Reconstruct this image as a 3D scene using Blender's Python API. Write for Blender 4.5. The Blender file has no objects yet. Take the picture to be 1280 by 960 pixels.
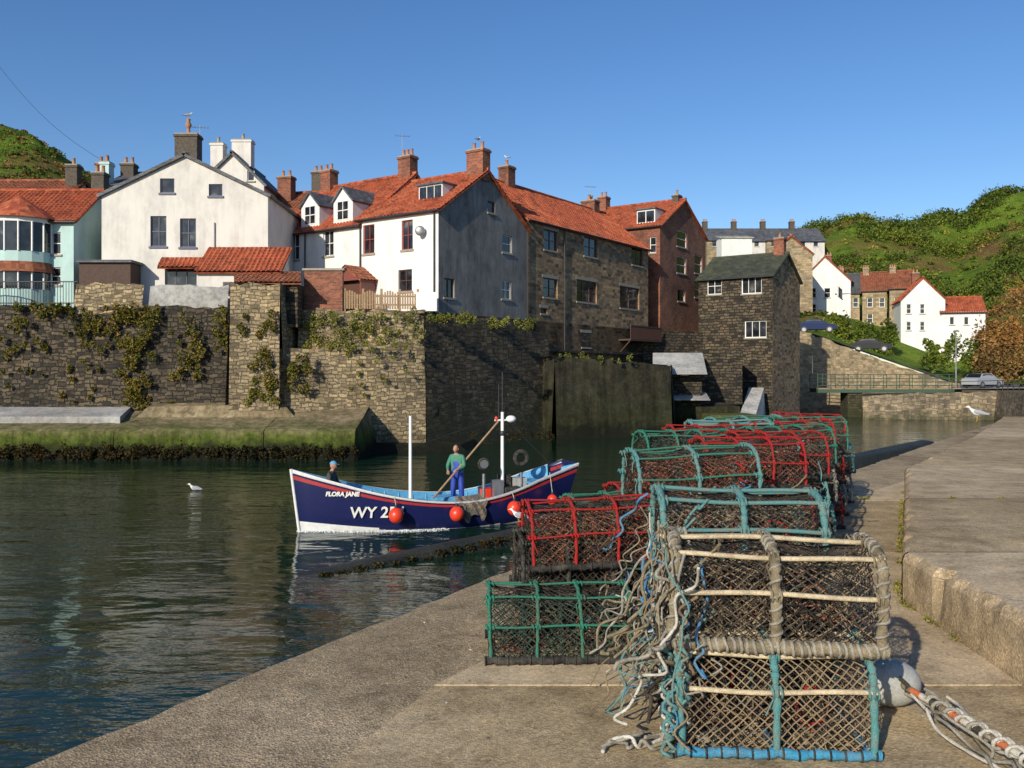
import bpy, math, random
import numpy as np
from mathutils import Vector, Matrix, Euler
from mathutils import noise as mn
random.seed(7); rng=np.random.default_rng(7)
V=Vector
FL=1100.0; HZ=465.0; EYE=4.5
def S(px,py,d): return V(((px-640)/FL*d, d, EYE+(HZ-py)/FL*d))
def zat(py,d): return EYE+(HZ-py)/FL*d
def xat(px,d): return (px-640)/FL*d
scn=bpy.context.scene
# ------------------------------------------------------------------ materials
MATS={}
def newmat(name):
    m=bpy.data.materials.new(name); m.use_nodes=True
    nt=m.node_tree; b=nt.nodes['Principled BSDF']; MATS[name]=m
    return m,nt,b
def nd(nt,t,ins=None,**kw):
    n=nt.nodes.new(t)
    for k,v in kw.items(): setattr(n,k,v)
    if ins:
        for k,v in ins.items():
            if isinstance(v,bpy.types.NodeSocket): nt.links.new(v,n.inputs[k])
            else: n.inputs[k].default_value=v
    return n
def c4(c): return (c[0],c[1],c[2],1)
def ramp(nt,fac,stops):
    r=nt.nodes.new('ShaderNodeValToRGB'); nt.links.new(fac,r.inputs[0])
    e=r.color_ramp.elements
    while len(e)<len(stops): e.new(0.5)
    for i,(p,c) in enumerate(stops): e[i].position=p; e[i].color=c4(c)
    return r.outputs[0]
def mixc(nt,fac,a,b,bt='MIX'):
    n=nt.nodes.new('ShaderNodeMix'); n.data_type='RGBA'; n.blend_type=bt
    for s,v in ((0,fac),(6,a),(7,b)):
        if isinstance(v,bpy.types.NodeSocket): nt.links.new(v,n.inputs[s])
        else: n.inputs[s].default_value=v if s==0 else c4(v)
    return n.outputs[2]
def math_(nt,op,a,b=0.0,clamp=False):
    n=nt.nodes.new('ShaderNodeMath'); n.operation=op; n.use_clamp=clamp
    for i,v in enumerate((a,b)):
        if isinstance(v,bpy.types.NodeSocket): nt.links.new(v,n.inputs[i])
        else: n.inputs[i].default_value=v
    return n.outputs[0]
def noise(nt,vec,scale,detail=4,rough=.55):
    n=nd(nt,'ShaderNodeTexNoise',{'Scale':scale,'Detail':detail,'Roughness':rough})
    if vec is not None: nt.links.new(vec,n.inputs['Vector'])
    return n.outputs['Fac']
def mrange(nt,v,a,b,c,d): return nd(nt,'ShaderNodeMapRange',{'Value':v,'From Min':a,'From Max':b,'To Min':c,'To Max':d}).outputs[0]
def bumpn(nt,b,h,strength,dist):
    n=nd(nt,'ShaderNodeBump',{'Strength':strength,'Distance':dist,'Height':h}); nt.links.new(n.outputs[0],b.inputs['Normal'])
def posn(nt): return nd(nt,'ShaderNodeNewGeometry').outputs['Position']
def sepz(nt,p): return nd(nt,'ShaderNodeSeparateXYZ',{0:p}).outputs[2]

def m_noise(name,c1,c2,scale=3,rough=.7,bump=.3,bs=20,dist=.01,metal=0,c3=None):
    m,nt,b=newmat(name); p=posn(nt)
    f=noise(nt,p,scale,6,.6)
    st=[(.3,c1),(.7,c2)]
    if c3: st=[(.25,c1),(.5,c2),(.75,c3)]
    col=ramp(nt,f,st)
    f2=noise(nt,p,scale*9,4,.7)
    col=mixc(nt,.5,col,ramp(nt,f2,[(.3,(.6,.6,.6)),(.7,(1.25,1.25,1.25))]),'MULTIPLY')
    nt.links.new(col,b.inputs['Base Color']); b.inputs['Roughness'].default_value=rough; b.inputs['Metallic'].default_value=metal
    if bump: bumpn(nt,b,noise(nt,p,bs,5,.6),bump,dist)
    return m
def m_flat(name,c,rough=.5,var=.12,metal=0,spec=.5):
    m,nt,b=newmat(name); p=posn(nt)
    f=noise(nt,p,9,4,.6)
    col=ramp(nt,f,[(.3,tuple(x*(1-var) for x in c)),(.7,tuple(min(1,x*(1+var)) for x in c))])
    nt.links.new(col,b.inputs['Base Color']); b.inputs['Roughness'].default_value=rough; b.inputs['Metallic'].default_value=metal
    b.inputs['Specular IOR Level'].default_value=spec
    return m
def m_rope(name,c,dirt=(.16,.135,.10),amt=.6,rough=.95):
    m,nt,b=newmat(name); p=posn(nt)
    f=noise(nt,p,11,6,.7); f2=noise(nt,p,160,3,.7)
    fd=mrange(nt,f,.42,.62,0,amt)
    col=mixc(nt,fd,c,dirt)
    col=mixc(nt,.8,col,ramp(nt,f2,[(.3,(.5,.5,.5)),(.7,(1.4,1.4,1.4))]),'MULTIPLY')
    nt.links.new(col,b.inputs['Base Color']); b.inputs['Roughness'].default_value=rough; b.inputs['Specular IOR Level'].default_value=.15
    bumpn(nt,b,f2,.8,.006)
def m_masonry(name,stones,mortar,bw,bh,ms=.02,distort=.03,bump=.6,algae=None,stain=.5,rough=.9,dist=.03,squash=1.25):
    m,nt,b=newmat(name); p=posn(nt)
    uv=nd(nt,'ShaderNodeUVMap').outputs[0]
    nn=nd(nt,'ShaderNodeTexNoise',{'Vector':uv,'Scale':2.2,'Detail':3}).outputs['Color']
    sub=nd(nt,'ShaderNodeVectorMath',{0:nn,1:(.5,.5,.5)},operation='SUBTRACT').outputs[0]
    sc=nd(nt,'ShaderNodeVectorMath',{0:sub,'Scale':distort*4},operation='SCALE').outputs[0]
    vec=nd(nt,'ShaderNodeVectorMath',{0:uv,1:sc},operation='ADD').outputs[0]
    br=nd(nt,'ShaderNodeTexBrick',{'Vector':vec,'Color1':(0,0,0,1),'Color2':(1,1,1,1),'Mortar':(.5,.5,.5,1),'Scale':1,'Mortar Size':ms,'Mortar Smooth':.3,'Bias':0,'Brick Width':bw,'Row Height':bh})
    br.offset_frequency=2; br.offset=.5; br.squash=squash; br.squash_frequency=3
    n=len(stones); col=ramp(nt,br.outputs['Color'],[(.02+.96*i/(n-1),s) for i,s in enumerate(stones)])
    f1=noise(nt,p,1.2,6,.7); f2=noise(nt,p,14,5,.7); f0=noise(nt,p,.28,5,.6)
    col=mixc(nt,.7,col,ramp(nt,f2,[(.3,(.55,.55,.55)),(.7,(1.35,1.3,1.25))]),'MULTIPLY')
    col=mixc(nt,br.outputs['Fac'],col,mortar)
    col=mixc(nt,stain,col,ramp(nt,f1,[(.32,(.38,.36,.33)),(.5,(.85,.85,.82)),(.68,(1.25,1.2,1.1))]),'MULTIPLY')
    col=mixc(nt,stain,col,ramp(nt,f0,[(.36,(.62,.62,.6)),(.5,(1,1,1)),(.64,(1.25,1.2,1.08))]),'MULTIPLY')
    if algae:
        z=sepz(nt,p); zz=math_(nt,'ADD',z,math_(nt,'MULTIPLY',math_(nt,'SUBTRACT',f1,.5),2.6))
        fa=mrange(nt,zz,algae[0],algae[1],1,0)
        gcol=ramp(nt,f2,[(.35,(.012,.014,.008)),(.65,(.04,.05,.012))])
        col=mixc(nt,math_(nt,'MULTIPLY',fa,.93),col,gcol)
    nt.links.new(col,b.inputs['Base Color']); b.inputs['Roughness'].default_value=rough
    h=math_(nt,'ADD',math_(nt,'MULTIPLY',math_(nt,'SUBTRACT',1.0,br.outputs['Fac']),.6),math_(nt,'MULTIPLY',f2,.7))
    h=math_(nt,'ADD',h,math_(nt,'MULTIPLY',br.outputs['Color'],.25))
    bumpn(nt,b,h,bump,dist)
    return m
def m_render(name,c,dirt=.35,rough=.85,hi=1.2):
    m,nt,b=newmat(name); p=posn(nt)
    mp=nd(nt,'ShaderNodeMapping',{'Vector':p,'Scale':(1,1,.55)}).outputs[0]
    f=noise(nt,mp,.9,8,.7)
    mp2=nd(nt,'ShaderNodeMapping',{'Vector':p,'Scale':(3.5,3.5,.22)}).outputs[0]
    f3=noise(nt,mp2,1.2,4,.6)
    col=mixc(nt,dirt,c,ramp(nt,f,[(.3,tuple(x*.4 for x in c)),(.52,c),(.72,tuple(min(.85,x*hi) for x in c))]))
    col=mixc(nt,dirt*.5,col,ramp(nt,f3,[(.35,(.62,.6,.55)),(.55,(1,1,1))]),'MULTIPLY')
    f2=noise(nt,p,25,4,.7)
    col=mixc(nt,.25,col,ramp(nt,f2,[(.3,(.7,.7,.7)),(.7,(1.15,1.15,1.15))]),'MULTIPLY')
    nt.links.new(col,b.inputs['Base Color']); b.inputs['Roughness'].default_value=rough
    bumpn(nt,b,f2,.3,.012)
def m_foliage(name,cols,rough=.7):
    m,nt,b=newmat(name); g=nd(nt,'ShaderNodeNewGeometry')
    n=len(cols); col=ramp(nt,g.outputs['Random Per Island'],[(i/(n-1),c) for i,c in enumerate(cols)])
    f=noise(nt,g.outputs['Position'],.5,4,.6); fb=noise(nt,g.outputs['Position'],.07,4,.6)
    col=mixc(nt,.7,col,ramp(nt,f,[(.35,(.5,.5,.45)),(.65,(1.4,1.25,1.0))]),'MULTIPLY')
    col=mixc(nt,.8,col,ramp(nt,fb,[(.38,(.62,.6,.5)),(.5,(1,1,1)),(.62,(1.5,1.2,.9))]),'MULTIPLY')
    nt.links.new(col,b.inputs['Base Color']); b.inputs['Roughness'].default_value=rough
    b.inputs['Specular IOR Level'].default_value=.15
    return m
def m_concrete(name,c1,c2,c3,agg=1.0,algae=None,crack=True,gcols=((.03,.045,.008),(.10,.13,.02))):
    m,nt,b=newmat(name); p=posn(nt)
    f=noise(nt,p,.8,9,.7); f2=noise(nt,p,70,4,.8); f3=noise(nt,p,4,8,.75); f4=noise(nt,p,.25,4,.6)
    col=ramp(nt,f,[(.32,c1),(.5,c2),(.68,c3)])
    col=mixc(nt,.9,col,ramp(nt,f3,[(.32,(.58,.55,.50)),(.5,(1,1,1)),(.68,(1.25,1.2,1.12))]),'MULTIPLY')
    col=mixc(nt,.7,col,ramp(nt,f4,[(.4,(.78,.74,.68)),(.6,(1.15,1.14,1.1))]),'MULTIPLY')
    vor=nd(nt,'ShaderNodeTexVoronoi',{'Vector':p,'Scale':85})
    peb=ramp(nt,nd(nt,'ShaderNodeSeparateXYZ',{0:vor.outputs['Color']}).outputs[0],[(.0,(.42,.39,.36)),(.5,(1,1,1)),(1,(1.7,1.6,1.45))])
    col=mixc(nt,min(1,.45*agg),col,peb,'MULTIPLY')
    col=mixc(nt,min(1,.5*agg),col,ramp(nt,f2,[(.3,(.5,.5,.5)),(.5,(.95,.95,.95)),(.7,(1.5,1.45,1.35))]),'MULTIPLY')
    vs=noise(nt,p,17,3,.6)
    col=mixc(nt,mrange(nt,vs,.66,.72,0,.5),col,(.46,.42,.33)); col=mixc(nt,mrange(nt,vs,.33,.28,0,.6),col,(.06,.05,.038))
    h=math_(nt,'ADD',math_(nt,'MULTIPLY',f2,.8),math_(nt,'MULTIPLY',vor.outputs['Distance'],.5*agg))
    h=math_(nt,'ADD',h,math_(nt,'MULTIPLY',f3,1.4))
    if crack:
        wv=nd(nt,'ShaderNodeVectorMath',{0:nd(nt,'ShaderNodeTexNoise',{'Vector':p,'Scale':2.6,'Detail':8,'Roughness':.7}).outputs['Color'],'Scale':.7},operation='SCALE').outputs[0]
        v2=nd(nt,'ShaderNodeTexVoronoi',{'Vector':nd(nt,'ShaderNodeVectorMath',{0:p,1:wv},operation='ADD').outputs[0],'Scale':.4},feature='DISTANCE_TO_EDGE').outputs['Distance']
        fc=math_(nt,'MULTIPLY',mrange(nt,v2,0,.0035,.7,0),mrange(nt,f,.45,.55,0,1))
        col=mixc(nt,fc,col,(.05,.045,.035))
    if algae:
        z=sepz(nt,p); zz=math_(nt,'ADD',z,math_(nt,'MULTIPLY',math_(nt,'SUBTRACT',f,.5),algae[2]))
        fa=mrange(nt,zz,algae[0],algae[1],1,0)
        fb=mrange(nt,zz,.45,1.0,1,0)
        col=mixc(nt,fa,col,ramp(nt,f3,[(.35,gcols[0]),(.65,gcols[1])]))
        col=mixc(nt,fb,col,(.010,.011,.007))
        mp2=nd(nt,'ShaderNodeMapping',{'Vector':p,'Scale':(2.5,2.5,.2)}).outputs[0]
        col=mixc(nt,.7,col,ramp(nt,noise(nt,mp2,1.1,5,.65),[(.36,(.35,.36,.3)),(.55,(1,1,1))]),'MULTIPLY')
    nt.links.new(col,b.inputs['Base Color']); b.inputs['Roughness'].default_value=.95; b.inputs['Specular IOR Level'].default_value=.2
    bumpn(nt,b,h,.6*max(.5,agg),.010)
def m_tile(name,c1,c2,c3):
    m,nt,b=newmat(name); p=posn(nt); uv=nd(nt,'ShaderNodeUVMap').outputs[0]
    br=nd(nt,'ShaderNodeTexBrick',{'Vector':uv,'Color1':(0,0,0,1),'Color2':(1,1,1,1),'Mortar':(.3,.3,.3,1),'Scale':1,'Mortar Size':.006,'Brick Width':.28,'Row Height':.32}); br.offset=0
    col=ramp(nt,br.outputs['Color'],[(.05,c1),(.5,c2),(.95,c3)])
    f=noise(nt,p,1.1,7,.7); f2=noise(nt,p,12,4,.7)
    col=mixc(nt,.9,col,ramp(nt,f,[(.32,(.3,.33,.31)),(.48,(.85,.85,.85)),(.7,(1.25,1.15,1.05))]),'MULTIPLY')
    col=mixc(nt,math_(nt,'MULTIPLY',mrange(nt,f2,.58,.72,0,1),.5),col,(.17,.14,.08))
    nt.links.new(col,b.inputs['Base Color']); b.inputs['Roughness'].default_value=.85; b.inputs['Specular IOR Level'].default_value=.25
    bumpn(nt,b,f2,.4,.02)
def m_slate(name,c):
    m_masonry(name,[tuple(x*.7 for x in c),c,tuple(x*1.35 for x in c)],tuple(x*.4 for x in c),.35,.25,.012,.004,.4,None,.5,.7)

m_tile('pantile',(.27,.058,.03),(.39,.095,.045),(.47,.15,.07))
m_tile('pantile_old',(.17,.06,.035),(.27,.095,.05),(.35,.14,.08))
m_slate('slate',(.10,.11,.13)); m_slate('slate_green',(.06,.07,.045))
m_render('white_render',(.74,.73,.71),.3); m_render('cream_render',(.63,.61,.57),.4)
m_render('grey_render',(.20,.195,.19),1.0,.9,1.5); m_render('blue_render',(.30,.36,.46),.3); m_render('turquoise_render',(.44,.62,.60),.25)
m_masonry('brown_stone',[(.10,.07,.04),(.27,.18,.095),(.44,.30,.165),(.33,.24,.15),(.16,.12,.08)],(.22,.175,.12),.46,.23,.02,.045,.9,None,.65)
m_masonry('pale_stone',[(.14,.11,.065),(.32,.25,.15),(.48,.385,.235),(.22,.18,.11)],(.12,.10,.07),.42,.22,.028,.075,1.0,(-1,1.6),.75,dist=.05)
m_masonry('dark_shade_stone',[(.022,.019,.015),(.065,.052,.036),(.14,.11,.07),(.085,.073,.054)],(.015,.013,.01),.45,.24,.035,.08,1.0,(-.2,2.4),.9,dist=.06)  # dark masonry; its tone also stands in for shade on walls
m_masonry('quay_stone',[(.030,.026,.019),(.085,.07,.046),(.17,.135,.085),(.065,.06,.044)],(.02,.018,.014),.50,.27,.03,.06,.9,(-.3,3.8),.9,dist=.04)  # tones darkened to put the harbour wall's deep shade into the stone
m_masonry('red_brick',[(.14,.042,.026),(.25,.07,.038),(.34,.11,.06)],(.22,.17,.13),.23,.078,.01,.004,.4,None,.65)
m_masonry('far_stone',[(.20,.16,.10),(.34,.27,.17),(.42,.34,.22)],(.22,.18,.12),.6,.3,.02,.03,.6)
m_masonry('bank_stone',[(.14,.12,.09),(.26,.21,.14),(.36,.30,.21)],(.12,.10,.075),.7,.35,.03,.04,.8,(-.4,1.2),.7)
m_concrete('quay_concrete',(.21,.165,.105),(.33,.265,.175),(.42,.34,.235),1.3)
m_concrete('smooth_concrete',(.34,.27,.17),(.46,.37,.25),(.54,.45,.315),.75)
m_concrete('brown_concrete',(.27,.205,.12),(.38,.30,.185),(.46,.375,.25),.95)
m_concrete('kerb_concrete',(.28,.225,.145),(.40,.32,.215),(.49,.40,.28),1.0)
m_concrete('apron_concrete',(.15,.125,.085),(.25,.205,.13),(.33,.28,.19),1.0,(1.1,2.2,1.8),False)
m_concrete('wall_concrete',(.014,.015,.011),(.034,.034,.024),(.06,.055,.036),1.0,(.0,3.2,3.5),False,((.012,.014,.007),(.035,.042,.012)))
m_concrete('pale_slab',(.22,.23,.24),(.34,.35,.36),(.44,.45,.45),.7,None,False)
m_noise('slip_weed',(.008,.009,.005),(.03,.032,.014),2,.55,1,9,.06)
m_noise('asphalt',(.045,.045,.048),(.07,.07,.07),3,.9)
m_noise('soil',(.08,.06,.035),(.14,.11,.06),.6,.95)
m_flat('white_paint',(.78,.78,.76),.5,.06); m_flat('frame_white',(.72,.72,.70),.5,.05)
m_flat('frame_brown',(.10,.045,.03),.5); m_flat('frame_red',(.26,.05,.035),.5); m_flat('frame_blue',(.02,.035,.10),.45)
m_flat('door_red',(.20,.06,.045),.5); m_flat('timber',(.30,.20,.11),.8,.25); m_flat('dark_timber',(.07,.04,.03),.8,.25)
m_flat('rail_dark',(.03,.03,.035),.5); m_flat('rail_green',(.05,.09,.06),.5)
m_flat('chimney_pot',(.34,.17,.10),.8,.3); m_flat('stone_cap',(.3,.27,.22),.9,.2); m_flat('dark_stack',(.085,.07,.055),.9,.4)
m_flat('metal_grey',(.30,.30,.31),.4,.15,.6)
def m_glass():
    m,nt,b=newmat('window_glass'); p=posn(nt)
    f=noise(nt,p,1.3,2,.5)
    nt.links.new(ramp(nt,f,[(.35,(.008,.009,.012)),(.62,(.035,.038,.045)),(.75,(.16,.15,.13))]),b.inputs['Base Color'])
    b.inputs['Roughness'].default_value=.06; b.inputs['Specular IOR Level'].default_value=.6
m_glass()
m_foliage('scrub_leaf',[(.02,.038,.008),(.055,.095,.015),(.09,.15,.02),(.14,.18,.035),(.035,.065,.01)])
m_foliage('bracken_leaf',[(.08,.05,.022),(.19,.11,.045),(.27,.17,.075),(.16,.14,.04)])
m_foliage('turf_tuft',[(.10,.14,.02),(.17,.24,.03),(.24,.27,.05),(.25,.20,.08),(.13,.18,.025)])
m_foliage('ivy_leaf',[(.02,.035,.006),(.06,.09,.012),(.13,.14,.02),(.18,.14,.045),(.12,.07,.03)])
m_foliage('wallgrass_leaf',[(.05,.09,.012),(.12,.17,.025),(.2,.21,.05),(.24,.2,.09)])
m_foliage('weed_leaf',[(.01,.01,.005),(.025,.022,.01),(.05,.045,.015)])
def m_hill():
    m,nt,b=newmat('hill_turf'); p=posn(nt)
    f=noise(nt,p,.045,8,.68); f2=noise(nt,p,.45,7,.75); f3=noise(nt,p,3,4,.7)
    col=ramp(nt,f,[(.37,(.20,.125,.055)),(.44,(.19,.17,.045)),(.50,(.12,.20,.024)),(.64,(.19,.29,.035))])
    col=mixc(nt,.85,col,ramp(nt,f2,[(.34,(.28,.30,.26)),(.46,(.9,.9,.9)),(.7,(1.4,1.3,1.1))]),'MULTIPLY')
    col=mixc(nt,.5,col,ramp(nt,f3,[(.3,(.5,.5,.5)),(.7,(1.4,1.4,1.3))]),'MULTIPLY')
    nt.links.new(col,b.inputs['Base Color']); b.inputs['Roughness'].default_value=.95; b.inputs['Specular IOR Level'].default_value=.1
    bumpn(nt,b,math_(nt,'ADD',f2,f3),1.0,.7)
m_hill()
def m_water():
    m,nt,b=newmat('sea_water'); p=posn(nt)
    mp=nd(nt,'ShaderNodeMapping',{'Vector':p,'Rotation':(0,0,.3),'Scale':(.75,1.6,1)}).outputs[0]
    n1=noise(nt,mp,.45,3,.5); n2=noise(nt,mp,1.9,3,.5); n3=noise(nt,mp,7,3,.5)
    big=noise(nt,p,.10,4,.55)
    amp=mrange(nt,big,.4,.62,.15,1.2)
    h=math_(nt,'ADD',math_(nt,'MULTIPLY',n1,.8),math_(nt,'MULTIPLY',math_(nt,'MULTIPLY',n2,.36),amp))
    h=math_(nt,'ADD',h,math_(nt,'MULTIPLY',math_(nt,'MULTIPLY',n3,.075),amp))
    b.inputs['Base Color'].default_value=(.007,.026,.014,1); b.inputs['Roughness'].default_value=.03; b.inputs['IOR'].default_value=1.333
    bumpn(nt,b,h,1.0,.115)
m_water()
# ------------------------------------------------------------------ mesh builder
class MB:
    def __init__(s): s.v=[]; s.f=[]; s.m=[]; s.mats=[]; s.sm=[]
    def mi(s,mat):
        if mat not in s.mats: s.mats.append(mat)
        return s.mats.index(mat)
    def face(s,pts,mat,smooth=False):
        i=len(s.v); s.v.extend([tuple(p) for p in pts]); s.f.append(tuple(range(i,i+len(pts)))); s.m.append(s.mi(mat)); s.sm.append(smooth)
    def grid(s,P,mat,closed_u=False,smooth=True,matf=None,flip=False):
        i0=len(s.v); nj=len(P); ni=len(P[0])
        for r in P: s.v.extend([tuple(p) for p in r])
        for j in range(nj-1):
            for i in range(ni if closed_u else ni-1):
                a=i0+j*ni+i; b=i0+j*ni+(i+1)%ni; c=b+ni; d=a+ni
                s.f.append((a,d,c,b) if flip else (a,b,c,d)); s.m.append(s.mi(matf(j,i) if matf else mat)); s.sm.append(smooth)
    def box8(s,p,mat):
        for q in ((0,3,2,1),(4,5,6,7),(0,1,5,4),(1,2,6,5),(2,3,7,6),(3,0,4,7)): s.face([p[k] for k in q],mat)
    def fbox(s,fr,a0,a1,b0,b1,z0,z1,mat,ta=0,tb=0):
        s.box8([fr(a0,b0,z0),fr(a1,b0,z0),fr(a1,b1,z0),fr(a0,b1,z0),fr(a0+ta,b0+tb,z1),fr(a1-ta,b0+tb,z1),fr(a1-ta,b1-tb,z1),fr(a0+ta,b1-tb,z1)],mat)
    def box(s,c,sz,mat,rz=0):
        cs,sn=math.cos(rz),math.sin(rz)
        fr=lambda a,b,z:V((c[0]+a*cs-b*sn,c[1]+a*sn+b*cs,c[2]+z))
        s.fbox(fr,-sz[0]/2,sz[0]/2,-sz[1]/2,sz[1]/2,-sz[2]/2,sz[2]/2,mat)
    def tube(s,pts,r,mat,n=6,closed=False,caps=True,smooth=True):
        pts=[V(p) for p in pts]; L=len(pts)
        if not hasattr(r,'__len__'): r=[r]*L
        rows=[]; up=None
        for i,p in enumerate(pts):
            if closed: t=pts[(i+1)%L]-pts[i-1]
            else: t=pts[min(i+1,L-1)]-pts[max(i-1,0)]
            if t.length<1e-9: t=V((0,0,1))
            t.normalize()
            if up is None:
                up=V((0,0,1)) if abs(t.z)<.9 else V((1,0,0))
            up=(up-t*up.dot(t))
            if up.length<1e-6: up=t.orthogonal()
            up.normalize(); w=t.cross(up)
            rows.append([p+(up*math.cos(2*math.pi*k/n)+w*math.sin(2*math.pi*k/n))*r[i] for k in range(n)])
        if closed: rows.append(rows[0])
        s.grid(rows,mat,True,smooth)
        if caps and not closed:
            s.face(list(reversed(rows[0])),mat); s.face(rows[-1],mat)
    def sphere(s,c,r,mat,nu=16,nv=10,matf=None):
        if not hasattr(r,'__len__'): r=(r,r,r)
        rows=[]
        for j in range(nv+1):
            t=-math.pi/2+math.pi*j/nv
            rows.append([V((c[0]+r[0]*math.cos(t)*math.cos(2*math.pi*i/nu),c[1]+r[1]*math.cos(t)*math.sin(2*math.pi*i/nu),c[2]+r[2]*math.sin(t))) for i in range(nu)])
        s.grid(rows,mat,True,True,matf)
    def cyl(s,a,b,r,mat,n=12,r2=None,smooth=True): s.tube([a,b],[r,r if r2 is None else r2],mat,n,smooth=smooth)
    def prism(s,poly,z0,z1,mat,side=None):
        s.face([(x,y,z1) for x,y in poly],mat)
        n=len(poly)
        for i in range(n):
            a=poly[i]; b=poly[(i+1)%n]
            s.face([(a[0],a[1],z0),(b[0],b[1],z0),(b[0],b[1],z1),(a[0],a[1],z1)],side or mat)
    def mesh(s,name,off=V((0,0,0))):
        me=bpy.data.meshes.new(name)
        A=np.array(s.v,dtype=float)-np.array(off)
        me.from_pydata(A.tolist(),[],s.f)
        for m in s.mats: me.materials.append(MATS[m])
        me.polygons.foreach_set('material_index',s.m); me.polygons.foreach_set('use_smooth',s.sm)
        uvl=me.uv_layers.new(name='UVMap'); nl=len(me.loops); uv=np.zeros((nl,2)); k=0
        for fi,f in enumerate(s.f):
            n=V((0,0,0)); P=[s.v[q] for q in f]
            for q in range(len(P)):
                a=P[q]; b=P[(q+1)%len(P)]
                n.x+=(a[1]-b[1])*(a[2]+b[2]); n.y+=(a[2]-b[2])*(a[0]+b[0]); n.z+=(a[0]-b[0])*(a[1]+b[1])
            if n.length>0: n.normalize()
            if abs(n.z)>.985: 
                for p in P: uv[k]=(p[0],p[1]); k+=1
            else:
                tx,ty=-n.y,n.x; l=math.hypot(tx,ty); tx/=l; ty/=l
                bt=n.cross(V((tx,ty,0)))
                for p in P: uv[k]=(p[0]*tx+p[1]*ty, p[0]*bt.x+p[1]*bt.y+p[2]*bt.z); k+=1
        uvl.data.foreach_set('uv',uv.ravel()); me.update()
        return me
class Group:
    def __init__(s,name,loc=(0,0,0)): s.name=name; s.parts={}; s.loc=V(loc)
    def mb(s,p):
        if p not in s.parts: s.parts[p]=MB()
        return s.parts[p]
    def build(s,local=False,rz=0):
        e=bpy.data.objects.new(s.name,None); scn.collection.objects.link(e); e.location=s.loc; e.rotation_euler=(0,0,rz); e.empty_display_size=.3
        for k,b in s.parts.items():
            if not b.f: continue
            o=bpy.data.objects.new(k,b.mesh(k,V((0,0,0)) if local else s.loc)); scn.collection.objects.link(o); o.parent=e
        return e
def single(name,mb,loc=(0,0,0),local=False,rz=0):
    o=bpy.data.objects.new(name,mb.mesh(name,V((0,0,0)) if local else V(loc))); scn.collection.objects.link(o); o.location=loc; o.rotation_euler=(0,0,rz); return o
def npmesh(name,verts,faces,mat,smooth=False):
    me=bpy.data.meshes.new(name); nv=len(verts); nf=len(faces); k=faces.shape[1]
    me.vertices.add(nv); me.vertices.foreach_set('co',verts.astype(np.float32).ravel())
    me.loops.add(nf*k); me.loops.foreach_set('vertex_index',faces.astype(np.int32).ravel())
    me.polygons.add(nf); me.polygons.foreach_set('loop_start',np.arange(0,nf*k,k,dtype=np.int32))
    me.update(calc_edges=True); me.validate(); me.materials.append(MATS[mat])
    if smooth: me.polygons.foreach_set('use_smooth',[True]*nf)
    o=bpy.data.objects.new(name,me); scn.collection.objects.link(o); return o
def leaves(name,cent,rad,n_per,size,mat,flat=None):
    cent=np.array(cent,float); rad=np.array(rad,float); N=len(cent)
    C=np.repeat(cent,n_per,0); R=np.repeat(rad,n_per,0)
    d=rng.normal(size=(N*n_per,3)); d/=np.linalg.norm(d,axis=1)[:,None]
    rr=rng.uniform(.35,1.0,(N*n_per,1))**.6*(1+.25*rng.normal(size=(N*n_per,1))*.5)
    P=C+d*R*rr
    a=rng.normal(size=P.shape); a/=np.linalg.norm(a,axis=1)[:,None]
    b=np.cross(a,rng.normal(size=P.shape)); b/=np.linalg.norm(b,axis=1)[:,None]
    sz=size*rng.uniform(.5,1.4,(len(P),1))
    v=np.stack([P-a*sz,P+b*sz*.55,P+a*sz,P-b*sz*.55],1).reshape(-1,3)
    f=np.arange(len(v)).reshape(-1,4)
    return npmesh(name,v,f,mat)
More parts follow.
